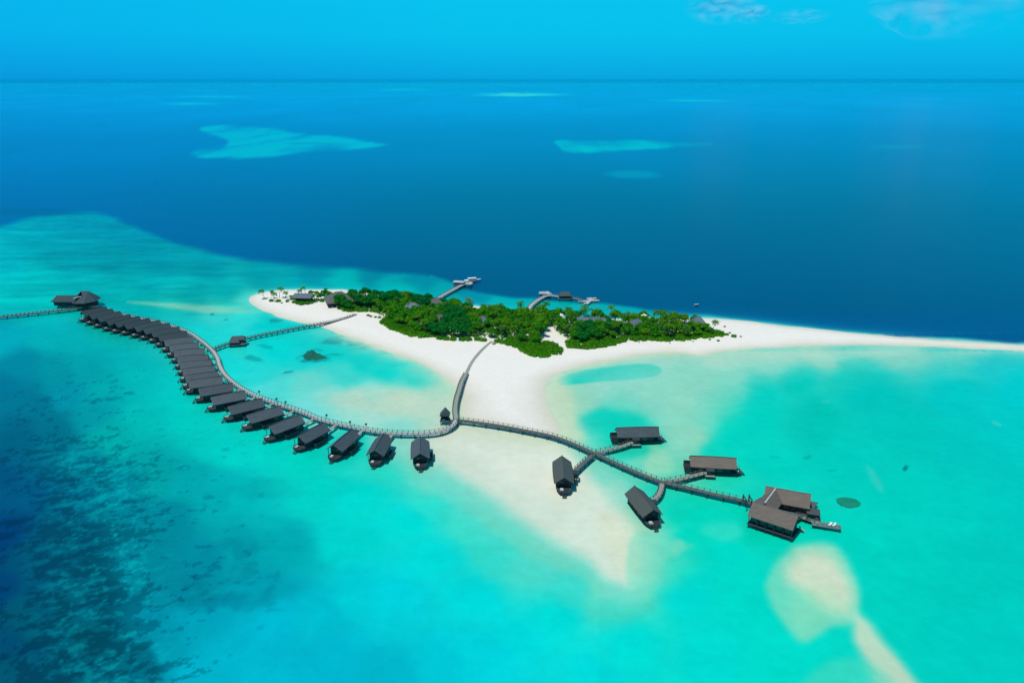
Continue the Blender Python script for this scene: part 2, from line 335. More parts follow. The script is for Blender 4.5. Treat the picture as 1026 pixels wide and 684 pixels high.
    B=[(552,139.5),(590,140),(660,140),(722,144.5),(700,147),(640,149.5),(592,154),(566,153),(559,147)]
    put(smooth(-1.2,2.0,sdist(px,py,poly_px(B))+rn*2.2),(0,200,210),.62*np.clip(1+rn*1.2,.3,1.3)); E(592,149,30,2.5,(0,205,205),.4)
    E(633,175.5,31,5,(0,165,195),.5); E(900,147,38,2.2,(0,165,195),.35); E(522,95,50,2.2,(60,240,245),.95,.8); E(515,95.3,26,1.2,(90,230,230),.7)
    E(693,101,44,1.3,(0,215,230),.75,.8); E(190,104,34,1.4,(0,215,235),.8,.8); E(215,97,42,1.6,(0,210,235),.65,.8); E(405,90,34,1.6,(0,215,235),.7,.8)
    E(330,88,30,1,(0,190,215),.4); E(205,91,30,1,(0,190,220),.4); E(790,92,25,.9,(0,180,210),.3); E(450,86,60,1,(0,180,215),.3)
    # ---- world-space detail of the lagoon floor
    reef_w=kk
    # streaks over the western reef flat
    st=.7*fbm(X*.014+3,Y*.05,51,5)+.6*fbm(X*.05+3,Y*.16,54,4)
    zone=smooth(420,150,px)*smooth(330,300,py)*reef_w
    c=c*(1+(st*.24*zone)[:,None]); c=c*(1-smooth(330,300,py)[:,None]*np.array([0,.0,.11]))
    # coral thickets south-west
    cor=smooth(190,60,px+wx*2)*smooth(330,420,py)
    Xr=X*.92+Y*.38; Yr=Y*.92-X*.38; cn=.45*fbm(Xr*.075+fbm(X*.05,Y*.05,8)*1.2,Yr*.09,61,6)+.70*fbm(Xr*.24+fbm(X*.1,Y*.1,18)*.8,Yr*.34,64,5)+.45*fbm(Xr*.9,Yr*1.1,66,3)
    thr=np.interp(px,[0,60,110,140,180,240],[.06,-.06,-.05,.08,.32,.6])+np.interp(py,[330,400,470,540,684],[.55,.32,.08,.0,-.04])
    m=smooth(thr-.03,thr+.20,cn)*smooth(260,190,px)*smooth(325,400,py)
    dk=np.stack([c[:,0]*.3,c[:,1]*.62,c[:,2]*.68],1)
    c=c*(1-m[:,None]*.62)+dk*m[:,None]*.62
    br=smooth(.10,.5,-cn+fbm(X*.5,Y*.8,65)*.7)*smooth(190,120,px)*smooth(420,500,py)*smooth(10,70,px)
    c=c+br[:,None]*np.array([.0,.12,.09])
    # faint seagrass, lower left centre
    sg=ell(px+wx*2,py+wy*2,255,575,85,55,.7)*smooth(-.05,.3,fbm(X*.10,Y*.10,71,5)); c=c*(1-sg[:,None]*np.array([.0,.14,.11]))
    sg=ell(px+wx*2,py+wy*2,290,492,95,40,.9)*smooth(-.1,.4,fbm(X*.05,Y*.07,72,5)); c=c*(1-sg[:,None]*np.array([.0,.06,.05]))
    # coral heads scattered in the inner lagoon
    for (x,y,rx,ry,o) in ((275,321.8,9,2.2,.7),(332,340,13,3,.55),(345,335,9,2,.5),(352,342,10,2.4,.45),(333,351,9,1.6,.4),(314,357,17,6.5,.55),(255,358,10,3,.4),(284,372.5,8,1.8,.5),(270,345,9,3,.3),(215,314,3,1,.5),(226,318,3.5,1,.5),(265,316,6,1.5,.25),(318,348.5,6,1.3,.4),(366,345,12,2,.35),
                          (834,467,5,1.5,.3),(901,467,3.0,.9,.8),(811,451,4,1.5,.25),(780,452,6,2,.15),(850,350,3,1,.2)):
        cc=(1-smooth(.55,1.15,np.sqrt(((px+wx*.6-x)/rx)**2+((py+wy*.9-y)/ry)**2)+fbm(X*.4,Y*.4,int(x))*.5))
        put(cc,(0,105,105),o)
    # dark spots in left mid water
    sp=smooth(.36,.50,fbm(X*.22,Y*.3,91,4))*smooth(60,120,px)*smooth(330,200,px)*smooth(400,450,py)*.45
    c=c*(1-sp[:,None]*np.array([0,.35,.25]))
    # general soft variation of depth over the lagoon
    gv=fbm(X*.018,Y*.018,101,5); gf=fbm(X*.12,Y*.12,111,4)
    c=c*(1+((gv*np.where(px>600,.025,.06)+gf*.03)*reef_w)[:,None]); c=c*(1-(smooth(600,720,px)*reef_w)[:,None]*np.array([0,.0,.035]))
    # waterline: shallow sand
    dS=sdist(X,Y,SHORE_W)
    north=smooth(340,300,py-(px-700)*.05)
    wid=np.where((Y>ground(513,330).y)|((px>690)&(Y>ground(513,352).y)),2.2,9.0)
    nn=np.exp(-np.clip(-dS,0,400)/wid)*(1+fbm(X*.1,Y*.1,120)*.5)
    put(np.clip(nn,0,1),(205,222,190),.95)
    wd=np.exp(-np.clip(-dS,0,400)/9.0)*(py<335)
    put(np.clip(wd,0,1),(20,215,205),.55)
    return np.clip(c,0,1), reef_w
def make_sea():
    # polar sheet: fine inside the view, coarse behind, out to the horizon
    ang=list(np.radians(np.linspace(-42,42,860)))+list(np.radians(np.linspace(45,315,60)))
    ang=np.array(ang)
    ys=np.concatenate([np.linspace(1100,690,70,endpoint=False),np.linspace(690,84,520)])
    rr=np.array([ground(513,y).y for y in ys if True])
    rr=rr[rr>20]; rr=np.concatenate([[25,45,65],rr[rr>75],[45000]])
    rr=np.unique(np.sort(rr))
    na,nr=len(ang),len(rr)
    A,Rr=np.meshgrid(ang,rr)      # rows: radius
    X=(np.sin(A)*Rr).ravel(); Y=(np.cos(A)*Rr).ravel()
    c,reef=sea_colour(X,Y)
    co=np.zeros((na*nr+1,3)); co[:-1,0]=X; co[:-1,1]=Y
    i=np.arange(nr-1)[:,None]*na; j=np.arange(na)[None,:]; j2=(j+1)%na
    q=np.stack([i+j,i+na+j,i+na+j2,i+j2],-1).reshape(-1,4)
    cen=na*nr; jj=np.arange(na)
    tri=np.stack([np.full(na,cen),jj,(jj+1)%na],-1)
    me=bpy.data.meshes.new('sea'); nq,ntr=len(q),len(tri)
    me.vertices.add(len(co)); me.vertices.foreach_set('co',co.ravel())
    me.loops.add(nq*4+ntr*3); me.loops.foreach_set('vertex_index',np.concatenate([q.ravel(),tri.ravel()]).astype(np.int32))
    me.polygons.add(nq+ntr)
    me.polygons.foreach_set('loop_start',np.concatenate([np.arange(nq)*4,nq*4+np.arange(ntr)*3]).astype(np.int32))
    me.update(calc_edges=True); me.validate()
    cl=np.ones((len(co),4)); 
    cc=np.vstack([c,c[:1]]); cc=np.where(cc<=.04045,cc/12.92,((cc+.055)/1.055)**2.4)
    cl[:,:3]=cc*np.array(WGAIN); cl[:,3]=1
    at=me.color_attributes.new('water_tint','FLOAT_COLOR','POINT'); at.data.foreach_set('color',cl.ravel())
    m,nt,b=newmat('sea_water')
    a=nd(nt,'ShaderNodeAttribute',attribute_name='water_tint')
    tc=nd(nt,'ShaderNodeTexCoord')
    n1=nd(nt,'ShaderNodeTexNoise',Scale=.22,Detail=6,Roughness=.65); nt.links.new(tc.outputs['Object'],n1.inputs['Vector'])
    mr=nd(nt,'ShaderNodeMapRange'); mr.inputs[1].default_value=.3; mr.inputs[2].default_value=.7; mr.inputs[3].default_value=.95; mr.inputs[4].default_value=1.05
    nt.links.new(n1.outputs['Fac'],mr.inputs[0])
    hs=nd(nt,'ShaderNodeHueSaturation'); nt.links.new(mr.outputs[0],hs.inputs['Value']); nt.links.new(a.outputs['Color'],hs.inputs['Color'])
    nt.links.new(hs.outputs[0],b.inputs['Base Color'])
    b.inputs['Roughness'].default_value=.22; b.inputs['IOR'].default_value=1.33
    b.inputs['Specular IOR Level'].default_value=.4
    n2=nd(nt,'ShaderNodeTexNoise',Scale=.35,Detail=4,Roughness=.6); nt.links.new(tc.outputs['Object'],n2.inputs['Vector'])
    bp=nd(nt,'ShaderNodeBump',Strength=.25,Distance=.5); nt.links.new(n2.outputs['Fac'],bp.inputs['Height']); nt.links.new(bp.outputs[0],b.inputs['Normal'])
    me.materials.append(m)
    o=bpy.data.objects.new('sea',me); col.objects.link(o); tag(o,kind='structure'); 
    return o
WGAIN=(1.0,.91,.84)
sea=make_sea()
# ------------------------------------------------------------------ sand
def make_sand():
    W=np.array(SHORE_W); x0,y0=W.min(0)-6; x1,y1=W.max(0)+6
    st=1.3; xs=np.arange(x0,x1,st); ys=np.arange(y0,y1,st)
    X,Y=np.meshgrid(xs,ys); ny,nx=X.shape
    d=sdist(X.ravel(),Y.ravel(),SHORE_W).reshape(ny,nx)
    d=d+fbm(X*.07,Y*.07,3)*2.2*np.clip(1-abs(d)/14,0,1)
    yt=ground(513,395).y; tau=14+14*smooth(yt+40,yt-25,Y)
    Z=np.where(d<0,d*.12,1.35*(1-np.exp(-d/tau)))+np.where(d>4,fbm(X*.09,Y*.09,13)*.25*np.clip(d/30,0,1),0)
    keep=d>-5
    idx=-np.ones(ny*nx,int); 
    cellk=(keep[:-1,:-1]|keep[1:,:-1]|keep[:-1,1:]|keep[1:,1:])
    ii,jj=np.nonzero(cellk); q=np.stack([ii*nx+jj,ii*nx+jj+1,(ii+1)*nx+jj+1,(ii+1)*nx+jj],-1)
    used=np.unique(q); idx[used]=np.arange(len(used)); q=idx[q]
    co=np.stack([X.ravel()[used],Y.ravel()[used],Z.ravel()[used]],-1)
    me=bpy.data.meshes.new('beach_sand'); me.from_pydata(co.tolist(),[],q.tolist())
    me.polygons.foreach_set('use_smooth',[True]*len(me.polygons))
    m,nt,b=newmat('coral_sand')
    g=nd(nt,'ShaderNodeNewGeometry'); sx=nd(nt,'ShaderNodeSeparateXYZ'); nt.links.new(g.outputs['Position'],sx.inputs[0])
    nz=nd(nt,'ShaderNodeTexNoise',Scale=.06,Detail=6,Roughness=.6); nt.links.new(g.outputs['Position'],nz.inputs['Vector'])
    ad=nd(nt,'ShaderNodeMath',operation='MULTIPLY_ADD'); ad.inputs[1].default_value=.35; nt.links.new(nz.outputs['Fac'],ad.inputs[0]); nt.links.new(sx.outputs['Z'],ad.inputs[2])
    cr=nd(nt,'ShaderNodeValToRGB'); e=cr.color_ramp.elements
    e[0].position=.13; e[0].color=(.56,.58,.44,1); e[1].position=.95; e[1].color=(.82,.74,.65,1)
    k=e.new(.32); k.color=(.66,.60,.47,1); k=e.new(.62); k.color=(.75,.68,.58,1)
    nt.links.new(ad.outputs[0],cr.inputs[0])
    n2=nd(nt,'ShaderNodeTexNoise',Scale=.5,Detail=5); nt.links.new(g.outputs['Position'],n2.inputs['Vector'])
    mr=nd(nt,'ShaderNodeMapRange'); mr.inputs[1].default_value=.3; mr.inputs[2].default_value=.7; mr.inputs[3].default_value=.965; mr.inputs[4].default_value=1.03
    nt.links.new(n2.outputs['Fac'],mr.inputs[0])
    hs=nd(nt,'ShaderNodeHueSaturation'); nt.links.new(mr.outputs[0],hs.inputs['Value']); nt.links.new(cr.outputs[0],hs.inputs['Color'])
    nt.links.new(hs.outputs[0],b.inputs['Base Color']); b.inputs['Roughness'].default_value=.95; b.inputs['Specular IOR Level'].default_value=.1
    me.materials.append(m); o=bpy.data.objects.new('beach_sand',me); col.objects.link(o); tag(o,kind='structure')
make_sand()
def sand_z(x,y):
    d=float(sdist(np.array([x]),np.array([y]),SHORE_W)[0])
    return max(0.0,1.35*(1-math.exp(-max(d,0)/14)))
# ------------------------------------------------------------------ water villas
def roof_mb(L,W,rise,thick=.28,curve=.35,over=0.0):
    """gable roof along local X, centred; eaves at z=0, ridge at z=rise; ridge sags up toward the ends"""
    mb=MB(); n=10; top=[];bot=[]
    for i in range(n+1):
        t=i/n; x=(t-.5)*L; s=(2*t-1); zc=-curve*(1-s*s)*-1*.6
        w=W/2*(1+.06*(1-s*s)); xo=over*s
        top.append([(x,-w,0),(x+xo,0,rise+zc),(x,w,0)]); bot.append([(x,-w,-thick),(x+xo,0,rise+zc-thick),(x,w,-thick)])
    vs=[p for r in top for p in r]+[p for r in bot for p in r]; N=(n+1)*3; fs=[]
    for i in range(n):
        for k in (0,1):
            a=i*3+k; fs.append((a,a+3,a+4,a+1)); b=N+a; fs.append((b+1,b+4,b+3,b))
        a=i*3; fs.append((a,N+a,N+a+3,a+3)); a=i*3+2; fs.append((a+3,N+a+3,N+a,a))
    for a in (0,n*3):
        f1=(a,a+1,N+a+1,N+a); f2=(a+1,a+2,N+a+2,N+a+1)
        if a: f1=f1[::-1]; f2=f2[::-1]
        fs+=[f1,f2]
    mb.add(vs,fs); 
    ridge=[(p[1][0],0,p[1][2]+.06) for p in top]
    return mb,ridge
def make_villa(L=18.6,W=7.6,mat='shingle'):
    """local +X is the lagoon end; +Y carries the side deck"""
    r=empty('water_villa')
    zd=1.7; ze=4.35; rise=2.75
    # hull shaped like a boat
    hull=[]
    n=10
    for i in range(n+1):
        t=i/n; x=-L/2-.2+t*(L+2.7); w=(W/2-.75)*(1-.38*max(0,(t-.80)/.20)**2)*(1-.2*max(0,(.12-t)/.12)); hull.append((x,w))
    poly=[(x,-w) for x,w in hull]+[(x,w) for x,w in hull[::-1]]
    MB().prism([(x*.99,y*.86) for x,y in poly],.85,zd-.12).build('hull',M['wood'],r)
    MB().prism(poly,zd-.12,zd).build('deck',M['wood'],r)
    # cabin
    xc0,xc1=-L/2+.9,L/2-2.4; cw=W/2-1.0
    w=MB(); w.box(((xc0+xc1)/2,0,(zd+ze+.2)/2),(xc1-xc0,2*cw,ze+.2-zd)); 
    w.add([(xc0,-cw,ze+.2),(xc0,cw,ze+.2),(xc0,0,ze+rise-.55),(xc1,-cw,ze+.2),(xc1,cw,ze+.2),(xc1,0,ze+rise-.55)],[(0,2,1),(3,4,5),(0,3,5,2),(1,2,5,4)])
    cab=w.build('wall',M['wood'],r)
    for sy in (-1,1):
        for x in (-5.2,-1.2,2.8):
            fr=MB(); fr.box((x,sy*(cw+.04),zd+1.35),(2.5,.08,1.7)); f=fr.build('window',M['rail'],cab)
            MB().box((x,sy*(cw+.09),zd+1.35),(2.2,.05,1.45)).build('pane',M['glass'],f)
    f=MB().box((xc1+.05,0,zd+1.2),(.1,3.6,2.3)).build('glass_door',M['glass'],r)
    MB().box((xc0-.05,0,zd+1.05),(.1,1.1,2.1)).build('entry_door',M['deck_dark'],r)
    rf,ridge=roof_mb(L,W,rise,over=.25); ro=rf.build('roof',M[mat],r); ro.location=(0,0,ze)
    MB().tube([(x,y,z+.02) for x,y,z in ridge],.16,6).build('ridge_cap',M['ridge_dark'],ro)
    # veranda posts
    for sy in (-1,1):
        MB().bar((L/2-.4,sy*(cw+.1),zd),(L/2-.4,sy*(cw+.1),ze+.1),.2).build('post',M['wood'],r)
    # side deck
    sd=MB(); sd.box((-.5,W/2+.55,zd-.5),(8.4,1.9,.16)); sd.box((-.5,W/2+1.45,zd+.15),(8.4,.12,1.1)); sd.box((3.6,W/2+.6,zd+.15),(.12,1.8,1.1))
    sd.build('side_deck',M['wood'],r)
    # front rail and steps
    xf=L/2+2.35
    for (a,b) in (((L/2+.2,-2.75),(xf,-1.95)),((L/2+.2,2.75),(xf,1.95))):
        fr=MB(); fr.bar((a[0],a[1],zd+.9),(b[0],b[1],zd+.9),.1); fr.bar((a[0],a[1],zd+.5),(b[0],b[1],zd+.5),.06)
        for t in (0,.5,1): fr.bar((a[0]+(b[0]-a[0])*t,a[1]+(b[1]-a[1])*t,zd),(a[0]+(b[0]-a[0])*t,a[1]+(b[1]-a[1])*t,zd+.92),.1)
        fr.build('railing',M['rail'],r)
    stp=MB()
    for k in range(6): stp.box((xf+.35+k*.3,.0,zd-.15-k*.3),(.32,1.5,.07))
    for sy in (-.75,.75): stp.bar((xf+.2,sy,zd),(xf+2.2,sy,-.3),.09,.2)
    stp.build('steps',M['wood'],r)
    pb=MB().tube([(0,0,-1.2),(0,0,1.0)],.2,8)
    first=None
    for i in range(6):
        for sy in (-1,1):
            x=-L/2+.8+i*(L+.6)/5; y=sy*(W/2-1.5 if i<5 else 1.3)
            if first is None: first=pb.build('stilt',M['pile'],r); o=first
            else: o=first.copy(); col.objects.link(o); link_child(o,r)
            o.location=(x,y,0)
    return r
def make_daybed():
    r=empty('daybed')
    b=MB().box((0,0,.2),(2.2,1.8,.25)).build('frame',M['wood'],r)
    MB().box((0,0,.42),(2.1,1.7,.2)).build('mattress',M['linen'],r)
    MB().box((-.85,0,.62),(.4,1.4,.2)).build('bolster',M['white'],r)
    return r
ORD=['first','second','third','fourth','fifth','sixth','seventh','eighth','ninth','tenth','eleventh','twelfth','thirteenth','fourteenth','fifteenth','sixteenth','seventeenth','eighteenth','nineteenth','twentieth','twenty-first','twenty-second','twenty-third','twenty-fourth','twenty-fifth','twenty-sixth','twenty-seventh']
RZ=7.1
# ridge back end / front end in the photograph, from the small hut westwards
ROW=[((420.8,436.5),(420.8,453.5)),((384.6,433.6),(375.2,450.5)),((352.7,429.5),(334.3,445.3)),((323.8,423.3),(299.5,436.0)),((300.3,415.3),(269.5,427)),((280.5,406.5),(247,416)),((262.5,399),(228.3,407.4)),
 ((245.2,391.3),(211.3,397.8)),((232.5,383.6),(198.9,389.2)),((222.5,377),(189.1,381.2)),((216.8,372),(187,376)),((214,366.2),(184,369.5)),((211.2,360.5),(181.5,363)),((207.7,354.8),(179,357.2)),((203.5,348.8),(175.5,351.2)),((198.4,342.8),(170.5,345.8)),((192.9,337.2),(165,340.8)),
 ((186.7,331.5),(158.5,336)),((179.2,327.4),(151.5,332)),((169.5,323.6),(143,329.2)),((159.7,320.9),(134,327)),((149.2,318.8),(124,324.6)),((139.2,316.9),(114.5,322.8)),((129.8,315.1),(106,320.6)),((119.6,312),(97.5,317.4)),((111.5,309.6),(90,314.6)),((104.6,307.4),(83.5,311.6))]
LV,ND=18.6,len(ROW)
villa0=make_villa(); bed0=make_daybed()
villas=[]
for i,(b,f) in enumerate(ROW):
    B=ground(b[0],b[1],RZ); Fp=ground(f[0],f[1],RZ); d=(Fp-B); yaw=math.atan2(d.y,d.x)
    c=(B+Fp)/2
    o=villa0 if i==0 else copy_tree(villa0 if i<18 else villa_far)
    L=min(max(d.length,15.5),19.5)
    o.location=(c.x,c.y,0); o.rotation_euler=(0,0,yaw)
    if i==17:
        rfo=[q for q in TREE[o.name] if q.name.startswith('roof')][0]; rfo.data=rfo.data.copy(); rfo.data.materials[0]=M['shingle_far']; villa_far=o
    s=L/LV; o.scale=(s,1,1)
    colr='slate-grey gabled water villa on stilts'
    if i==0: lb='slate-grey gabled water villa facing the camera, first on the curved jetty from the small hut'
    elif i==26: lb='slate-grey gabled water villa at the far end of the row, nearest the large dark pavilion'
    else: lb='slate-grey gabled water villa, %s along the curved jetty counting from the small hut'%ORD[i]
    tag(o,lb,'water villa','water villas along the curved jetty'); villas.append((o,c,yaw,L))
    bd=bed0 if i==0 else copy_tree(bed0)
    sidey=-1.0 if i<10 else -.4
    off=Vector((L/2+.75,sidey,0)); off.rotate(Matrix.Rotation(yaw,3,'Z'))
    bd.location=(c.x+off.x,c.y+off.y,1.7); bd.rotation_euler=(0,0,yaw); bd.scale=(.72,.78,.8)
    tag(bd,'pale daybed on the open front deck of the %s villa from the small hut'%ORD[i],'daybed','pale daybeds on the villa decks')
# four stand-alone suites on the right boardwalk
def make_suite(mat):
    r=make_villa(19.4,7.6,mat); r.name='overwater_suite'
    return r
def extras(r, side, x):
    # entrance porch on one side, plunge tub deck at the stern
    p=MB(); p.box((x,side*5.0,1.62),(4.2,2.6,.16)); 
    p.box((x,side*4.4,2.6),(.12,1.4,1.8)); po=p.build('porch',M['deck'],r)
    q=MB(); q.add([(x-1.7,side*3.4,4.5),(x+1.7,side*3.4,4.5),(x+1.7,side*6.0,3.9),(x-1.7,side*6.0,3.9),(x-1.7,side*3.4,4.3),(x+1.7,side*3.4,4.3),(x+1.7,side*6.0,3.7),(x-1.7,side*6.0,3.7)],
        [(0,1,2,3),(7,6,5,4),(0,4,5,1),(1,5,6,2),(2,6,7,3),(3,7,4,0)] if side<0 else [(3,2,1,0),(4,5,6,7),(1,5,4,0),(2,6,5,1),(3,7,6,2),(0,4,7,3)])
    q.build('porch_roof',M['wood'],r)
def stern(r, xs):
    s=MB(); s.box((xs,0,2.3),(3.2,5.4,.15)); s.box((xs-1.55*(1 if xs<0 else -1)*1,0,2.7),(.15,5.4,2.2)); s.box((xs,-2.65,2.7),(3.2,.15,2.2)); s.box((xs,2.65,2.7),(3.2,.15,2.2))
    s.build('bath_court',M['wood'],r)
SU=[((563.0,456.3),(565.4,477.6),'shingle_teal',1,'slate-green gabled overwater suite pointing at the camera, left below the first boardwalk fork'),
    ((635.7,486.5),(654.8,509.7),'shingle_teal',1,'slate-grey gabled overwater suite set diagonally below the second boardwalk fork'),
    ((617.5,428.6),(659.5,427.6),'shingle',-1,'dark grey gabled overwater suite lying broadside above the first boardwalk fork'),
    ((691.5,456.6),(737.5,459.0),'shingle_warm',-1,'brown-roofed gabled overwater suite lying broadside beyond the second boardwalk fork')]
suites=[]
for b,f,mt,side,lb in SU:
    B=ground(b[0],b[1],RZ); Fp=ground(f[0],f[1],RZ); d=Fp-B; c=(B+Fp)/2; yaw=math.atan2(d.y,d.x)
    r=make_suite(mt); r.location=(c.x,c.y,0); r.rotation_euler=(0,0,yaw); r.scale=(d.length/19.4,1,1)
    extras(r,side,-1.0 if side>0 else -1.5)
    if side<0: stern(r,-10.4)
    tag(r,lb,'overwater suite','overwater suites on the right boardwalk'); suites.append((r,c,yaw,d.length))
    bd=copy_tree(bed0); off=Vector((d.length/2+.6,-.9,0)); off.rotate(Matrix.Rotation(yaw,3,'Z'))
    bd.location=(c.x+off.x,c.y+off.y,1.7); bd.rotation_euler=(0,0,yaw)
    bd.scale=(.75,.8,.8); tag(bd,'pale daybed on the end deck of the '+lb.split(' gabled')[0].split('-roofed')[0]+' overwater suite'+{0:' nearest the left fork',1:' set diagonally',2:' above the left fork',3:' near the pavilion'}[len(suites)-1],'daybed','white daybeds on the suite decks')
# ------------------------------------------------------------------ jetties
def catmull(pts,step=2.0):
    out=[]
    P_=[pts[0]]+pts+[pts[-1]]
    for i in range(1,len(P_)-2):
        a,b,c,d=[Vector(p) for p in P_[i-1:i+3]]
        n=max(2,int((c-b).length/step))
        for k in range(n):
            t=k/n; out.append(.5*((2*b)+(c-a)*t+(2*a-5*b+4*c-d)*t*t+(3*b-3*c+d-a)*t**3))
    out.append(Vector(pts[-1])); return out
def jetty(name,label,cat,pix,z=2.0,w=2.6,deckm='deck',rail=True,piles=True,spacing=6.0,group=None,pilem='pile',zend=None,world=None,skipz=None):
    pts=world or [ground(x,y,z) for x,y in pix]
    pts=catmull(pts,1.5)
    if zend is not None:
        n=len(pts)
        for i,p in enumerate(pts):
            gz=sand_z(p.x,p.y)
            if gz>.25: p.z=max(gz+.25, z+(gz+.25-z)*min(1,(gz-.25)/.8))
    root=empty(name,(pts[0].x,pts[0].y,0)); base=Vector((pts[0].x,pts[0].y,0))
    pts=[p-base for p in pts]
    T=[((pts[min(i+1,len(pts)-1)]-pts[max(i-1,0)])).normalized() for i in range(len(pts))]
    N=[Vector((-t.y,t.x,0)).normalized() for t in T]
    def ribbon(mb,off0,off1,z0,z1):
        vs=[];fs=[]
        for p,nn in zip(pts,N):
            for o_,zz in ((off0,z0),(off1,z0),(off1,z1),(off0,z1)):
                q=p+nn*o_; vs.append((q.x,q.y,q.z+zz))
        m=len(pts)
        for i in range(m-1):
            for k in range(4): fs.append((i*4+k,(i+1)*4+k,(i+1)*4+(k+1)%4,i*4+(k+1)%4))
        fs.append((0,1,2,3)); fs.append(tuple((m-1)*4+k for k in (3,2,1,0))); mb.add(vs,fs)
    d=MB(); ribbon(d,-w/2,w/2,-.12,0); d.build('deck',M[deckm],root)
    be=MB(); ribbon(be,-w/2+.2,-w/2+.4,-.45,-.123); ribbon(be,w/2-.4,w/2-.2,-.45,-.123); be.build('beam',M['wood'],root)
    L=0; acc=[0]
    for a,b in zip(pts,pts[1:]): L+=(b-a).length; acc.append(L)
    def at(s):
        for i in range(len(acc)-1):
            if acc[i+1]>=s:
                t=(s-acc[i])/max(1e-6,acc[i+1]-acc[i]); return pts[i].lerp(pts[i+1],t),N[i]
        return pts[-1],N[-1]
    if rail:
        for sd in (-1,1):
            rb=MB(); ribbon(rb,sd*(w/2-.06)-.05,sd*(w/2-.06)+.05,.95,1.03); ribbon(rb,sd*(w/2-.06)-.03,sd*(w/2-.06)+.03,.5,.56)
            s=0
            while s<=L:
                p,nn=at(s); q=p+nn*sd*(w/2-.06); rb.bar((q.x,q.y,q.z-.0),(q.x,q.y,q.z+1.15),.24); s+=2.4
            rb.build('railing',M['rail'],root)
    if piles:
        nb=int(L/spacing); spc=max(spacing,L/98)
        s=spc*.3
        while s<L:
            p,nn=at(s); t=MB()
            for sd in (-1,1):
                a=p+nn*sd*(w/2-.3); t.tube([(a.x,a.y,-1.0),(a.x,a.y,p.z-.13)],.16,6)
            a=p+nn*(w/2); b=p-nn*(w/2); t.bar((a.x,a.y,p.z-.58),(b.x,b.y,p.z-.58),.18,.22)
            if p.z>1.2: t.build('trestle',M[pilem],root)
            s+=spc
    tag(root,label,cat,group); return root
rowj=[(97,307.5),(106,308.3),(115,310.5),(125,313),(135,315.3),(145,317),(155,319),(165,321.5),(175,325),(183,329.3),(187.6,332.4),(193.9,335.9),(200.7,341),(207.7,346.6),(213.6,352.5),(217.6,359),(219.6,366),(223.9,373.8),(231,381.2),(238,386.6),(244.6,391),(255,396.2),(269,401.5),(283,406.3),(299,411.6),(309.5,415.6),(319.5,419.8),(334,423.6),(348.7,426.9),(368,430.8),(393.6,433.7),(420.9,434.2),(436.5,433),(447,430),(454,425.5),(457,420)]
rowj=[(x,y+ (2.6 if x<176 else max(0,2.6-(x-176)*.22))) for x,y in rowj]
jetty('curved_jetty','long curved timber jetty linking the row of water villas to the sand','jetty',rowj,z=2.2,w=2.4,deckm='deck_light')
jetty('beach_boardwalk','timber boardwalk running from the jetty junction up the white sand to the trees','boardwalk',[(457,420),(455.8,412),(457,401.4),(459.4,393),(462.5,383),(464.5,378.5),(467.3,372.4)],z=2.2,w=2.5,deckm='deck',zend=1)
jetty('sand_path','narrow bleached plank path over the white sand from boardwalk to tree line','path',[(467,373),(472.5,362.5),(479,354),(485.5,347.5),(493,341.5)],z=1.6,w=1.7,deckm='deck',zend=1,rail=False,piles=False)
jetty('right_boardwalk','straight dark timber boardwalk leading from the junction to the brown-roofed pavilion','boardwalk',[(458.5,420.5),(470,421.8),(490,424.5),(510,427.8),(530,431.7),(546,434.8),(560.7,439),(577,445.4),(595.5,453.8),(612,461.4),(632,470.4),(648,477),(663,482.3),(687.5,487.9),(713.9,494.4),(740,500),(757,505)],z=2.2,w=2.4,deckm='deck_dark')
BR=[([(594,455.5),(587,461.5),(580,468),(573,475)],'short branch walkway from the left fork down to the slate-green suite','deck_dark'),
    ([(598,453),(606,451.2),(616,448.7),(626,445.8),(638.5,441)],'branch walkway from the left fork up to the dark grey broadside suite','deck'),
    ([(663,484),(662.5,489),(660,495.5),(656,500),(650,503.5)],'curved branch walkway from the second fork down to the diagonal suite','deck'),
    ([(667,482),(680,480),(694,476.5),(706,473.5),(719,470)],'branch walkway from the second fork up to the brown-roofed suite','deck')]
for px_,lb,dm in BR: jetty('branch_walkway',lb,'walkway',px_,z=2.15,w=2.2,deckm=dm,group='branch walkways to the suites',spacing=4)
# gangways: every villa to the jetty
RJ=catmull([ground(x,y,2.2) for x,y in rowj],2.0)
for i,(o,c,yaw,L) in enumerate(villas):
    d=Vector((math.cos(yaw),math.sin(yaw),0)); e=c-d*(L/2-.6); e.z=1.75
    q=min(RJ,key=lambda p:(p-e).length+.0)
    v=(q-e); 
    if v.length>2:
        g=MB(); inv=Matrix.Rotation(-yaw,3,'Z')
        a=inv@(e-Vector((c.x,c.y,0))); b=inv@(q-v.normalized()*1.3-Vector((c.x,c.y,0)))
        a.z=1.62; b.z=2.02; a.x/=o.scale.x; b.x/=o.scale.x
        g.bar(a,b,1.5,.14); go=g.build('gangway',M['deck'],o)
        g2=MB()
        for t in (.15,.55,.95):
            p=a.lerp(b,t); g2.bar((p.x,p.y-.5,-1),(p.x,p.y-.5,p.z-.08),.2); g2.bar((p.x,p.y+.5,-1),(p.x,p.y+.5,p.z-.08),.2)
        g2.build('gangway_piles',M['pile'],o)
        if i<12:
            side=Vector((-v.y,v.x,0)).normalized()
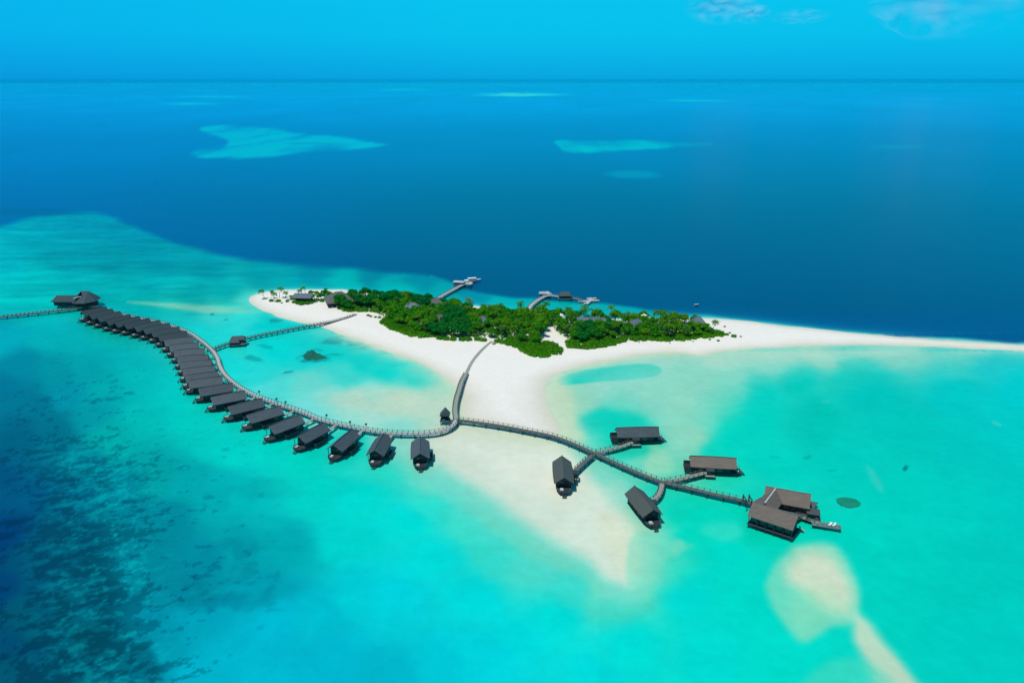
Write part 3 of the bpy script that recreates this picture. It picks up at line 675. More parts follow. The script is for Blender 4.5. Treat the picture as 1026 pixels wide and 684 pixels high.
# lamp posts beside the jetty
lp0=None
for k,(x,y) in enumerate([(260,395.2),(277.5,402.6),(286.5,405.8),(327.5,419.2),(351,426.0),(367,428.3)]):
    g=ground(x,y+1.2,2.2)
    if lp0 is None:
        lp0=empty('lamp_post'); MB().bar((0,0,0),(0,0,2.0),.16).build('post',M['wood'],lp0)
        MB().box((0,0,2.2),(.75,.75,.5)).add([(-.55,-.55,2.45),(.55,-.55,2.45),(.55,.55,2.45),(-.55,.55,2.45),(0,0,2.85)],[(0,1,4),(1,2,4),(2,3,4),(3,0,4),(3,2,1,0)]).build('lantern',M['wood'],lp0); o=lp0
    else: o=copy_tree(lp0)
    o.location=g; 
    w=['opposite the seventh villa','between the sixth and seventh villas','just past the sixth villa','behind the fourth villa','behind the third villa','between the second and third villas'][k]
    tag(o,'small dark lantern post on the curved jetty rail '+w,'lamp post','lantern posts along the curved jetty')
# ------------------------------------------------------------------ other buildings over water
def hip_roof(mb,cx,cy,lx,ly,z0,z1,ridge,rz=0.0,th=.25):
    co,si=math.cos(rz),math.sin(rz)
    def T(x,y,z): return (cx+x*co-y*si,cy+x*si+y*co,z)
    a,b=lx/2,ly/2; r=ridge/2
    vs=[T(-a,-b,z0),T(a,-b,z0),T(a,b,z0),T(-a,b,z0),T(-r,0,z1),T(r,0,z1)]+[T(-a,-b,z0-th),T(a,-b,z0-th),T(a,b,z0-th),T(-a,b,z0-th)]
    mb.add(vs,[(0,1,5,4),(1,2,5),(2,3,4,5),(3,0,4),(9,8,7,6),(0,6,7,1),(1,7,8,2),(2,8,9,3),(3,9,6,0)])
    return T(-r,0,z1),T(r,0,z1)
# small hut at the junction
g=ground(446,420,2.2)
h=empty('jetty_hut',(g.x,g.y,0)); tag(h,'small dark pyramid-roofed hut standing beside the jetty junction on the sand','hut')
MB().box((0,0,2.0),(4.6,4.4,.2)).build('platform',M['deck_dark'],h)
wl=MB(); 
for x in (-1.6,1.6):
    for y in (-1.5,1.5): wl.bar((x,y,2.1),(x,y,4.9),.28)
wl.box((0,1.5,3.1),(3.2,.12,1.9)); wl.box((-1.6,0,2.9),(.12,3,1.5)); wl.build('wall',M['wood'],h)
m=MB(); m.add([(-2.3,-2.2,4.8),(2.3,-2.2,4.8),(2.3,2.2,4.8),(-2.3,2.2,4.8),(0,-2.3,7.4),(0,2.3,7.4),(-2.3,-2.2,4.6),(2.3,-2.2,4.6),(2.3,2.2,4.6),(-2.3,2.2,4.6)],[(1,2,5,4),(3,0,4,5),(0,1,4),(2,3,5),(9,8,7,6),(0,6,7,1),(1,7,8,2),(2,8,9,3),(3,9,6,0)]); m.build('roof',M['shingle'],h)
for x in (-1.9,1.9):
    for y in (-1.8,1.8): MB().tube([(x,y,-1),(x,y,1.95)],.18,6).build('stilt',M['pile'],h)
MB().box((3.9,-.6,2.0),(3.6,1.3,.15)).build('gangway',M['deck'],h)
MB().box((-.6,-1.0,2.5),(1.2,.7,.7)).build('bench',M['cushion'],h)
# middle jetty and hut
jetty('thin_jetty','thin low timber jetty crossing the shallow lagoon from villas to beach','jetty',[(214.5,349.5),(222,346.5),(232,343.3),(244,340),(260,336),(280,332),(300,328),(318,325),(333,321.5),(345,318.3),(357,314.5)],z=1.8,w=1.9,deckm='deck_dark',zend=1,spacing=3.5)
g=ground(238,343.5,1.8); h=empty('lagoon_hut',(g.x,g.y,0),R(12)); tag(h,'dark twin-roofed hut on stilts halfway along the thin lagoon jetty','hut')
MB().box((0,0,1.7),(9.5,7,.2)).build('platform',M['deck_dark'],h)
MB().box((.3,.6,2.9),(7.2,3.6,2.3)).build('wall',M['wood'],h)
m=MB(); a,b=hip_roof(m,.4,1.1,8.8,5.0,4.1,5.9,6.4); m.build('roof',M['shingle'],h)
m=MB(); hip_roof(m,-1.5,-2.0,6.2,3.0,3.1,4.3,4.4); m.build('roof',M['shingle'],h)
for x in (-4,0,4):
    for y in (-2.8,2.8): MB().tube([(x,y,-1),(x,y,1.65)],.18,6).build('stilt',M['pile'],h)
# large dark pavilion at far left
def pavilion_left():
    a=ground(72,304,0); h=empty('dark_pavilion',(a.x,a.y,0)); tag(h,'large dark-roofed overwater pavilion with low left wing at the far villa-row end','pavilion')
    def loc(px,py,z): g=ground(px,py,z); return (g.x-a.x,g.y-a.y)
    z=2.0
    p1=[loc(57,306,z),loc(98,307,z),loc(99,301.5,z),loc(80,299,z),loc(57,301,z)]
    MB().prism(p1,z-.25,z).build('platform',M['deck_dark'],h)
    l0=loc(55.5,296.5,7.5); l1=loc(79,296.5,7.5)
    x0,y0=l0; x1,y1=l1
    MB().box(((x0+x1)/2,y0-1,3.6),(x1-x0-2,8.5,3.2)).build('wall',M['wood'],h)
    m=MB(); hip_roof(m,(x0+x1)/2,y0,x1-x0+.5,13,5.0,8.0,x1-x0-2); m.build('roof',M['shingle_far'],h)
    c=loc(86.5,297.5,7); 
    MB().prism([(c[0]+7*math.cos(t),c[1]-2+7*math.sin(t)) for t in [k*math.pi/4+.39 for k in range(8)]],2.0,5.6).build('wall',M['wood'],h)
    m=MB(); n=8; vs=[(c[0]+9.3*math.cos(k*math.pi/4+.39),c[1]-1+11*math.sin(k*math.pi/4+.39),5.3) for k in range(n)]
    vs+=[(c[0]-3.5,c[1]+1,11),(c[0]+1.5,c[1]+1,11)]
    fs=[]
    for k in range(n):
        x,y,_=vs[k]; x2,y2,_=vs[(k+1)%n]; mx=(x+x2)/2
        t=8 if mx<c[0]-1 else 9
        fs.append((k,(k+1)%n,t))
    fs+= [(2,8,9),] ; fs+=[(6,9,8)] ; fs.append(tuple(range(n-1,-1,-1)))
    m.add(vs,fs); ro=m.build('roof',M['shingle_far'],h)
    MB().bar((c[0]-6,c[1]-5.6,7.6),(c[0]-1.0,c[1]-4.4,8.6),.7,.25).build('skylight',M['white'],ro)
    for k in range(10):
        px=58+k*4.3; q=loc(px,305.5 if k<9 else 305,z); MB().tube([(q[0],q[1],-1),(q[0],q[1],1.8)],.22,6).build('stilt',M['pile'],h)
pavilion_left()
jetty('service_jetty','faint teal-grey jetty running off the left edge from the dark pavilion','jetty',[(-40,322),(0,317.3),(30,314.2),(60,310.8),(84,308.0),(97,306.8)],z=1.9,w=3.2,deckm='deck_dark')
# pavilion complex on the right
def gable(mb,A,B,W,zr,ze,th=.25):
    """A,B ridge ends (world xy), W eave-to-eave width"""
    A=Vector((A[0],A[1],0));B=Vector((B[0],B[1],0)); d=(B-A).normalized(); n=Vector((-d.y,d.x,0))*W/2
    t=[A-n,B-n,B+n,A+n]; z=Vector((0,0,1))
    vs=[p+z*ze for p in t]+[A+z*zr,B+z*zr]+[p+z*(ze-th) for p in t]+[A+z*(zr-th),B+z*(zr-th)]
    mb.add(vs,[(0,1,5,4),(2,3,4,5),(7,6,10,11),(9,8,11,10),(0,6,7,1),(2,8,9,3),(0,4,10,6),(4,3,9,10),(1,7,11,5),(5,11,8,2)])
def pavilion_right():
    ZR=8.6; ZE=5.2
    a=ground(775,515,0); h=empty('brown_roofed_pavilion',(a.x,a.y,0)); tag(h,'U-shaped overwater pavilion with three brown shingle roofs at the boardwalk end','pavilion')
    def L_(px,py,z=ZR): g=ground(px,py,z); return (g.x-a.x,g.y-a.y)
    f0,f1=L_(754.5,502.2),L_(800,516.6); r0,r1=L_(767,486.8),L_(813,495); c0,c1=L_(777.5,488.8,ZR-.1),L_(766.5,503.6,ZR-.1)
    def rf(A,B,W,zr,ze,cap=None,capw=.3,mat='shingle_warm'):
        m=MB(); gable(m,A,B,W,zr,ze); o=m.build('roof',M[mat],h)
        d=MB(); d.bar((A[0],A[1],zr+.06),(B[0],B[1],zr+.06),capw,.16); d.build('ridge_cap',M[cap or 'ridge_dark'],o); return o
    rf(f0,f1,9.2,ZR,ZE,'ridge',.3); rf(r0,r1,9.4,ZR,ZE,'ridge',.26); rf(c0,c1,7.4,ZR-.1,ZE+.3,'deck_light',.55)
    def wall(A,B,W,z0,z1,s=.90):
        A=Vector(A);B=Vector(B);mid=(A+B)/2;d=B-A
        MB().box((mid.x,mid.y,(z0+z1)/2),(d.length*s,W,z1-z0),math.atan2(d.y,d.x)).build('wall',M['wood'],h)
        MB().box((mid.x,mid.y,1.62),(d.length*1.02,W+2.6,.2),math.atan2(d.y,d.x)).build('floor',M['wood'],h); MB().box((mid.x,mid.y,1.1),(d.length*.9,W*.9,.8),math.atan2(d.y,d.x)).build('undercroft',M['wood'],h)
        dd=d.normalized(); n=Vector((-dd.y,dd.x)); 
        for k in range(5):
            t=-.36+.18*k; p=mid+d*t
            q=p-n*(W/2+.05)
            MB().box((q.x,q.y,3.6),(d.length*.12,.08,1.9),math.atan2(d.y,d.x)).build('window',M['glass'],h)
    wall(f0,f1,5.6,2.1,ZE+.6); wall(r0,r1,5.8,2.1,ZE+.6)
    # floor
    fl=[L_(750,511,2.0),L_(792,525,2.0),L_(813,512,2.0),L_(820,503,2.0),L_(770,494,2.0),L_(758,500,2.0)]
    MB().prism(fl,1.75,2.0).build('platform',M['deck_dark'],h)
    for (A,B,W) in ((f0,f1,7.6),(r0,r1,7.6)):
        A=Vector(A);B=Vector(B);d=(B-A);n=Vector((-d.y,d.x)).normalized()*W/2
        for k in range(6):
            for s in (-1,1):
                q=A+d*(.03+.188*k)+n*s; MB().tube([(q.x,q.y,-1),(q.x,q.y,1.8)],.2,6).build('stilt',M['pile'],h)
                if s<0: MB().bar((q.x,q.y,2.0),(q.x,q.y,ZE+.1),.2).build('post',M['wood'],h)
    # entrance gate where the boardwalk arrives
    gt=MB(); g=L_(749,505,2.2)
    for x,y in ((-1.2,-1.6),(-1.2,1.9),(.9,-1.6),(.9,1.9)): gt.bar((g[0]+x,g[1]+y,2.0),(g[0]+x,g[1]+y,5.2),.35)
    gt.bar((g[0]-1.2,g[1]-1.9,4.9),(g[0]-1.2,g[1]+2.2,4.9),.3); gt.bar((g[0]+.9,g[1]-1.9,4.9),(g[0]+.9,g[1]+2.2,4.9),.3); gt.build('gate',M['wood'],h)
    st=MB(); s=L_(800,526,2.0)
    for k in range(5): st.box((s[0]+.2+k*.35,s[1]-1,1.8-k*.35),(.4,1.8,.08))
    st.build('steps',M['deck'],h)
pavilion_right()
jetty('platform_walkway','narrow walkway joining the brown-roofed pavilion to the small bathing platform','walkway',[(797,515.5),(804,517.8),(812,520.5),(820,523.5)],z=1.7,w=1.8,deckm='deck',spacing=3)
g=ground(820.5,523.5,1.6); h=empty('bathing_platform',(g.x,g.y,0),R(-18)); tag(h,'pale low bathing platform with dark square shade deck right of the pavilion','platform')
MB().box((2.4,-.6,1.5),(9.6,3.2,.2)).build('deck',M['deck_green'],h)
MB().box((-2.0,3.1,1.7),(5,5,.25)).build('shade_deck',M['deck_dark'],h)
cn=MB().box((-2.0,3.1,4.0),(4.6,4.6,.18)).build('canopy',M['shingle_teal'],h)
for x in (-4.1,.1):
    for y in (1.0,5.2): MB().bar((x,y,1.8),(x,y,3.95),.16).build('post',M['wood'],h)
for x in (-2.1,2,6.8):
    for y in (-1.9,.8): MB().tube([(x,y,-1),(x,y,1.4)],.17,6).build('stilt',M['pile'],h)
rl=MB(); rl.bar((-2.3,-2.1,2.4),(7.1,-2.1,2.4),.09); 
for k in range(7): rl.bar((-2.3+k*1.56,-2.1,1.6),(-2.3+k*1.56,-2.1,2.4),.09)
rl.build('railing',M['rail'],h)
def lounger():
    r=empty('sun_lounger'); MB().box((0,0,.22),(2.0,.75,.1)).build('frame',M['deck'],r)
    m=MB(); m.box((-.25,0,.34),(1.4,.72,.14)); m.add([(.45,-.36,.27),(.45,.36,.27),(1.05,.36,.72),(1.05,-.36,.72),(.45,-.36,.41),(.45,.36,.41),(1.0,.36,.85),(1.0,-.36,.85)],[(3,2,1,0),(4,5,6,7),(0,1,5,4),(1,2,6,5),(2,3,7,6),(3,0,4,7)])
    m.build('mattress',M['white'],r)
    for x in (-.8,.8):
        for y in (-.3,.3): MB().box((x,y,.09),(.08,.08,.17)).build('leg',M['deck'],r)
    return r
lg0=lounger()
for k,(dx,dy,lb) in enumerate([(3.6,-.5,'left'),(4.9,-.5,'right')]):
    o=lg0 if k==0 else copy_tree(lg0); v=Vector((dx,dy,0)); v.rotate(Matrix.Rotation(R(-18),3,'Z'))
    o.location=(g.x+v.x,g.y+v.y,1.6); o.rotation_euler=(0,0,R(40)); tag(o,lb+' white sun lounger of the pair on the pale bathing platform','sun lounger','loungers on the bathing platform')
# ------------------------------------------------------------------ far jetties, boats
jetty('arrival_jetty','pale straight jetty reaching out from the north shore, left of two','jetty',[(438,299.5),(446,294.5),(455,289.6),(462,285.8),(468,283.2)],z=2,w=3.2,deckm='deck_light',spacing=5)
g=ground(469,283.6,2); h=empty('landing_stage',(g.x,g.y,0)); tag(h,'pale square landing stage at the head of the left north jetty','landing stage')
MB().box((0,0,1.9),(6.5,8,.3)).build('deck',M['deck_light'],h)
for x in (-2.7,2.7):
    for y in (-3.4,3.4): MB().tube([(x,y,-1),(x,y,2.5)],.25,6).build('pile',M['pile'],h)
g=ground(460,284,2); h=empty('boat_shelter',(g.x,g.y,0),R(-14)); tag(h,'dark open boat shelter with pale roof edge left of the jetty head','shelter')
MB().box((0,0,1.4),(8.6,5,.3)).build('platform',M['deck_dark'],h); m=MB(); hip_roof(m,0,0,8.8,5.4,3.6,4.3,6.4); m.build('roof',M['deck_light'],h)
for x in (-3.8,3.8):
    for y in (-2,2): MB().bar((x,y,-1),(x,y,3.6),.25).build('post',M['wood'],h)
def boat(name,L,W,lbl,px,py,rz,mat='white_paint',cab=True):
    g=ground(px,py,0); r=empty(name,(g.x,g.y,0),rz); tag(r,lbl,'boat')
    n=9; top=[];bot=[]
    for i in range(n+1):
        t=i/n; x=(t-.5)*L; w=W/2*(1-max(0,(t-.45)/.55)**2.2*.97)*(.86+.14*min(1,t*4)); z=.9+.55*max(0,(t-.5)*2)**2
        top.append((x,w,z)); bot.append((x*.94-.02*L,w*.55,-.25))
    vs=[]
    for (a,b) in zip(top,bot): vs+=[(a[0],-a[1],a[2]),(a[0],a[1],a[2]),(b[0],b[1],b[2]),(b[0],-b[1],b[2])]
    fs=[]
    for i in range(n):
        for k in range(4): fs.append((i*4+k,i*4+(k+1)%4,(i+1)*4+(k+1)%4,(i+1)*4+k))
    fs+=[(3,2,1,0),(n*4,n*4+1,n*4+2,n*4+3)]
    MB().add(vs,fs).build('hull',M[mat],r)
    if cab:
        MB().box((-.03*L,0,1.5),(L*.42,W*.62,1.2)).build('cabin',M['glass'],r)
        MB().box((-.05*L,0,2.3),(L*.5,W*.8,.14)).build('cabin_roof',M['white_paint'],r)
        MB().box((L*.27,0,1.15),(L*.2,W*.45,.12)).build('foredeck',M['deck_light'],r)
    else: MB().box((0,0,.75),(L*.12,W*.7,.1)).build('seat',M['deck'],r)
    return r
boat('motor_yacht',13.5,4.6,'white covered motor boat moored beyond the left north jetty head',473.8,281.4,R(14))
boat('small_boat',3.4,1.6,'tiny white boat alone on deep blue water beyond the east trees',697.8,306,R(8),'deck_light',False)
jetty('curved_north_jetty','pale curved jetty leaving the north shore, right of two','jetty',[(529.5,310.5),(532,306.5),(535.8,303),(541,299.3),(547,296.4),(553,296),(560,297)],z=2,w=3.2,deckm='deck_light',spacing=5)
g=ground(548,294.6,2); h=empty('landing_stage',(g.x,g.y,0)); tag(h,'pale three-armed landing stage at the bend of the curved north jetty','landing stage')
MB().box((-1.5,1.5,1.95),(9,3,.26),R(-20)).build('deck',M['deck_light'],h); MB().box((-2,6,1.90),(7,2.6,.26),R(10)).build('deck',M['deck_light'],h); MB().box((1,3,2.0),(3.4,9,.26),R(20)).build('deck',M['deck_light'],h)
for x,y in ((-4.5,2),(2.5,1),(-4,6),(0,6),(2,4)): MB().tube([(x,y,-1),(x,y,1.9)],.25,6).build('pile',M['pile'],h)
g=ground(566,298,2); h=empty('north_pavilion',(g.x,g.y,0)); tag(h,'dark blue-grey roofed pavilion on the curved north jetty between the two pale stages','pavilion')
MB().box((0,0,1.9),(9.5,7,.3)).build('platform',M['deck_dark'],h); MB().box((0,0,3),(6.5,4,2)).build('wall',M['wood'],h)
m=MB(); hip_roof(m,0,0,9.2,7,4.0,6.4,5); m.build('roof',M['shingle'],h)
for x in (-4,4):
    for y in (-3,3): MB().tube([(x,y,-1),(x,y,1.8)],.22,6).build('stilt',M['pile'],h)
jetty('outer_walkway','short grey walkway from the north pavilion to the cross-shaped platform','walkway',[(571,298.2),(576,298.8),(583,300.6)],z=2,w=2,deckm='deck')
g=ground(590,301,1.4); h=empty('cross_platform',(g.x,g.y,0)); tag(h,'pale cross-shaped floating platform at the outer end of the north jetty','platform')
MB().box((0,0,1.1),(15,3.0,.5),R(12)).build('deck',M['deck_light'],h); MB().box((.3,-.4,1.2),(3.4,17,.5),R(-22)).build('deck',M['deck_light'],h)
MB().box((2.5,6.5,1.15),(7,2.6,.5),R(8)).build('deck',M['deck_light'],h)
for x,y in ((-6.5,-1.6),(6.5,1.8),(-3,-7),(3.2,6.6)): MB().tube([(x,y,-1),(x,y,2.6)],.22,6).build('pile',M['pile'],h)
# ------------------------------------------------------------------ island buildings
def hut(px,py,lx,ly,rz,zr,ridge,mat,label,cat='thatched building',name='thatched_building',ze=3.4,cap='ridge'):
    g=ground(px,py,0); z=sand_z(g.x,g.y); h=empty(name,(g.x,g.y,z-.05),rz); tag(h,label,cat)
    MB().box((0,0,.15),(lx*.86,ly*.86,.3)).build('floor',M['deck'],h)
    MB().box((0,0,ze/2+.2),(lx*.7,ly*.66,ze-.1)).build('wall',M['wood'],h)
    for sx in (-1,1):
        for sy in (-1,1): MB().bar((sx*lx*.41,sy*ly*.4,.2),(sx*lx*.41,sy*ly*.4,ze+.3),.25).build('post',M['wood'],h)
    m=MB(); a,b=hip_roof(m,0,0,lx,ly,ze,zr,ridge); ro=m.build('roof',M[mat],h)
    MB().bar((a[0]-.2,a[1],a[2]+.05),(b[0]+.2,b[1],b[2]+.05),.4,.25).build('ridge_cap',M[cap],ro)
    MB().box((0,-ly*.335,1.35),(1.6,.1,2.1)).build('door',M['glass'],h)
    return h
M['blue_roof']=shingle('blue_grey_shingle',(.12,.15,.19,1),(.15,.18,.22,1),(.08,.1,.13,1))
hut(305,303,15,10,R(-4),5.4,13,'blue_roof','long blue-grey roofed building at the western end of the sand','beach building','beach_building')
hut(340,306.5,19,17,R(20),9.0,5,'thatch','large grey thatched hip-roofed building beside the western trees')
hut(362,306,14,12,R(-5),7.4,5,'thatch_brown','brown thatched roof rising behind the western trees')
hut(413,315,13,11,R(-10),7.2,5,'blue_roof','blue-grey roof glimpsed in the trees left of the brown thatch at the jetty root')
hut(437,312,12,10,R(15),8.4,3,'thatch','grey thatched roof near the root of the left north jetty')
hut(441,327,10,8,R(0),6.6,3,'thatch','small grey thatched roof behind the dark green clump of trees')
hut(483,330,10,9,R(10),7.4,3,'blue_roof','steep blue-grey roof amid trees above the beach boardwalk')
hut(590,331.5,24,10,R(-6),7.9,20,'blue_roof','longest blue-grey roof in the eastern trees')
hut(637,332,10,10,R(30),7.2,3,'blue_roof','blue-grey peaked roof partly hidden at the front of the eastern trees')
hut(699,331.5,11,10,R(0),8.6,2,'blue_roof','dark blue pointed roof near the eastern tip of the trees')
hut(687,334,5,5,0,5,1,'thatch','small pale thatched roof beside the dark blue pointed roof')
# white parasols
def parasol(px,py,lbl,s=1.0):
    g=ground(px,py,0); r=empty('parasol',(g.x,g.y,sand_z(g.x,g.y)-.02)); r.scale=(s,s,s); tag(r,lbl,'parasol','white parasols among the trees')
    MB().tube([(0,0,0),(0,0,5.9)],.07,6).build('pole',M['deck'],r)
    n=8; vs=[(2.0*math.cos(k*math.pi/4),2.0*math.sin(k*math.pi/4),5.0) for k in range(n)]+[(0,0,6.0)]
    MB().add(vs,[(k,(k+1)%n,n) for k in range(n)]+[tuple(range(n-1,-1,-1))]).build('canopy',M['white'],r)
parasol(561.5,326.5,'white parasol poking through trees just right of the sand clearing',1.25); parasol(645,327.5,'white parasol poking through the canopy left of the eastern end',1.3); parasol(648.5,326.5,'smaller white parasol touching the one left of the eastern end',1.0)
parasol(626,326,'white parasol at the back edge of the eastern trees',1.0)
lg=[((333,309.6),'leftmost lounger on the sand before the large grey thatch',.4),((338,310.8),'middle lounger on the sand before the large grey thatch',.5),((343,313.2),'rightmost lounger on the sand before the large grey thatch',.3),
 ((640,344.2),'white lounger on the south-east beach below the blue-grey peaked roof',.2),((671,345.2),'white lounger on the south-east beach between the two peaked roofs',-.2),((694,343.6),'white lounger on the south-east beach below the dark blue pointed roof',.1)]
for (p_,lb,a_) in lg:
    o=copy_tree(lg0); q=ground(*p_); o.location=(q.x,q.y,sand_z(q.x,q.y)+.02); o.rotation_euler=(0,0,-1.57+a_); tag(o,lb,'sun lounger','sun loungers on the beach')
# ------------------------------------------------------------------ vegetation
def leaf_cloud(mb,rng,cx,cy,cz,rx,ry,rz,n,size,lump=.0):
    th=rng.uniform(0,2*math.pi,n); u=rng.uniform(-.45,1,n); r=rng.uniform(.72,1.05,n)
    for i in range(n):
        s=math.sqrt(max(0,1-u[i]**2)); x=cx+rx*r[i]*s*math.cos(th[i]); y=cy+ry*r[i]*s*math.sin(th[i]); z=cz+rz*r[i]*u[i]
        nrm=Vector((s*math.cos(th[i])+rng.normal()*.45,s*math.sin(th[i])+rng.normal()*.45,u[i]+.3+rng.normal()*.45)).normalized()
        a=nrm.orthogonal().normalized(); a.rotate(Matrix.Rotation(rng.uniform(0,6.28),3,nrm)); b=nrm.cross(a)
        sz=size*rng.uniform(.6,1.3); p=Vector((x,y,z))
        mb.add([p-a*sz-b*sz*.5,p+a*sz*.2-b*sz*.6,p+a*sz,p+b*sz*.6],[(0,1,2,3)])
def core(mb,rng,cx,cy,cz,rx,ry,rz):
    n1,n2=8,5; vs=[];fs=[]
    for j in range(n2):
        v=-.5+1.45*j/(n2-1); s=math.sqrt(max(0.02,1-min(v,.99)**2))
        for i in range(n1):
            k=rng.uniform(.72,.95); a=2*math.pi*i/n1; vs.append((cx+rx*s*k*math.cos(a),cy+ry*s*k*math.sin(a),cz+rz*v*k))
    for j in range(n2-1):
        for i in range(n1): fs.append((j*n1+i,j*n1+(i+1)%n1,(j+1)*n1+(i+1)%n1,(j+1)*n1+i))
    fs.append(tuple((n2-1)*n1+i for i in range(n1))); mb.add(vs,fs)
def broadleaf(seed,mat,h=6.5,rad=3.4,clumps=7,name='broadleaf_tree'):
    rng=np.random.default_rng(seed); r=empty(name)
    lim=MB(); top=(rng.normal()*.3,rng.normal()*.3,h*.55)
    lim.tube([(0,0,-.3),(top[0]*.5,top[1]*.5,h*.3),top],[.32,.25,.16],6)
    cr=MB()
    for k in range(clumps):
        a=2*math.pi*k/(clumps-1)+rng.uniform(-.4,.4); d=0 if k==0 else rad*rng.uniform(.42,.68)
        cx,cy=d*math.cos(a),d*math.sin(a); rr=rad*rng.uniform(.38,.58); cz=h*(.80 if k==0 else rng.uniform(.52,.72))
        lim.bar(top,(cx,cy,cz),.12)
        core(cr,rng,cx,cy,cz,rr*.85,rr*.85,rr*.7); leaf_cloud(cr,rng,cx,cy,cz,rr,rr,rr*.85,70,.42)
    lim.build('trunk',M['bark'],r); cr.build('crown',M[mat],r); return r
def shrub(seed,mat='leaf_bright',name='beach_shrub',h=2.3,rad=2.6):
    rng=np.random.default_rng(seed); r=empty(name); cr=MB()
    for k in range(5):
        a=2*math.pi*k/4; d=0 if k==0 else rad*.5
        cx,cy=d*math.cos(a),d*math.sin(a); rr=rad*rng.uniform(.45,.6); core(cr,rng,cx,cy,h*.3,rr,rr,h*.5); leaf_cloud(cr,rng,cx,cy,h*.35,rr,rr,h*.6,60,.3)
    cr.build('foliage',M[mat],r); st=MB()
    for k in range(4): st.bar((0,0,-.2),(math.cos(k*1.57)*rad*.5,math.sin(k*1.57)*rad*.5,h*.5),.08)
    st.build('stem',M['bark'],r); return r
def palm(seed,h=9,lean=1.5,name='coconut_palm',nf=16,fl=3.6):
    rng=np.random.default_rng(seed); r=empty(name); a=rng.uniform(0,6.28)
    pts=[]; 
    for k in range(6):
        t=k/5; pts.append((lean*t*t*math.cos(a),lean*t*t*math.sin(a),-.3+(h+.3)*t))
    MB().tube(pts,[.26,.2,.17,.15,.14,.15],6).build('trunk',M['bark'],r)
    top=Vector(pts[-1]); cr=MB()
    for k in range(nf):
        az=2*math.pi*k/nf+rng.uniform(-.2,.2); el=rng.uniform(-.15,1.0); L=fl*rng.uniform(.85,1.1)
        d=Vector((math.cos(az),math.sin(az),0)); side=Vector((-d.y,d.x,0)); seg=6; prev=None
        pl=[];x=0;z=0;ang=el
        for s in range(seg+1):
            pl.append(top+d*x+Vector((0,0,z))); x+=L/seg*math.cos(ang); z+=L/seg*math.sin(ang); ang-=.34
        for s in range(seg):
            w0=.62*math.sin(math.pi*(s/seg*.9+.08)); w1=.62*math.sin(math.pi*((s+1)/seg*.9+.08))
            for sg in (-1,1):
                # leaflets with gaps
                p,q=pl[s],pl[s+1]
                for u in (0,.5):
                    a0=p.lerp(q,u); a1=p.lerp(q,u+.36); ww=w0+(w1-w0)*u
                    dr=Vector((0,0,-.45*ww)); f=(q-p)*.3
                    cr.add([a0,a1,a1+side*sg*ww+dr+f,a0+side*sg*ww+dr+f],[(0,1,2,3)])
    cr.build('crown',M['palm'],r); return r
LIB={'leaf':[broadleaf(100+k,'leaf',6.2+.5*k,3.3+.15*k) for k in range(4)],'dark':[broadleaf(200+k,'leaf_dark',6.8+.4*k,3.9) for k in range(3)],
     'palm':[palm(300+k,6.6+.6*k,.9+.4*k,nf=20,fl=3.9) for k in range(4)],'shrub':[shrub(400+k) for k in range(3)]}
used=set()
def plant(kind,x,y,s,label,cat,group=None,rz=None,tilt=0):
    src=random.choice(LIB[kind]); z=sand_z(x,y)
    if src.name in used: o=copy_tree(src)
    else: o=src; used.add(src.name)
    o.location=(x,y,z-.05); o.rotation_euler=(0,tilt,random.uniform(0,6.28) if rz is None else rz); o.scale=(s,s,s*random.uniform(.9,1.12)); tag(o,label,cat,group)
    return o
FOREST=[(350,301.5),(378,299.5),(415,304),(436,306),(473,313),(521,318),(560,321),(600,323),(640,325),(664,323.5),(690,325),(708,331),(722,335),(716,338),(697,340),(676,342),(650,341.5),(628,341),(612,343),(580,346),(569,343),(560,336),(552,328.5),(545,332),(543,343),(538,350),(520,346),(496,341),(470,341),(440,341),(418,337),(400,330),(388,321),(370,311.5),(345,308),(342,303)]
FW=[tuple(ground(*p))[:2] for p in FOREST]; fa=np.array(FW)
HUTS=[(ground(x,y).x,ground(x,y).y,r) for x,y,r in ((305,303,8),(340,306.5,9.5),(362,306,7),(413,315,6.5),(437,312,6.5),(483,330,5.5),(590,331.5,6),(583,331.2,6),(597,331.8,6),(637,332,6.5),(699,331.5,5.5),(441,327,4.5),(687,334,3.0))]
pts=[]; tries=0
x0,y0=fa.min(0); x1,y1=fa.max(0)
cand=RNG.uniform(0,1,(9000,2))*np.array([x1-x0,y1-y0])+np.array([x0,y0])
dd=sdist(cand[:,0],cand[:,1],FW)
PMIN=4.7
for (x,y),d in zip(cand,dd):
    if d<1.2: continue
    if any((x-a)**2+(y-b)**2<r*r*(1 if a<-75 or r<5 else .6) for a,b,r in HUTS): continue
    ppx,ppy=proj(x,y,0)
    if (ppx-490)**2+((ppy-337)*2)**2<49: continue
    if all((x-a)**2+(y-b)**2>PMIN**2 for a,b in pts): pts.append((x,y))
print('TREES',len(pts))
DARK=[(332,306,22),(356,309,16),(375,303,20),(452,335,20),(430,306,20),(590,340,14),(395,306,16),(610,333,10),(455,322,16)]
nb=0
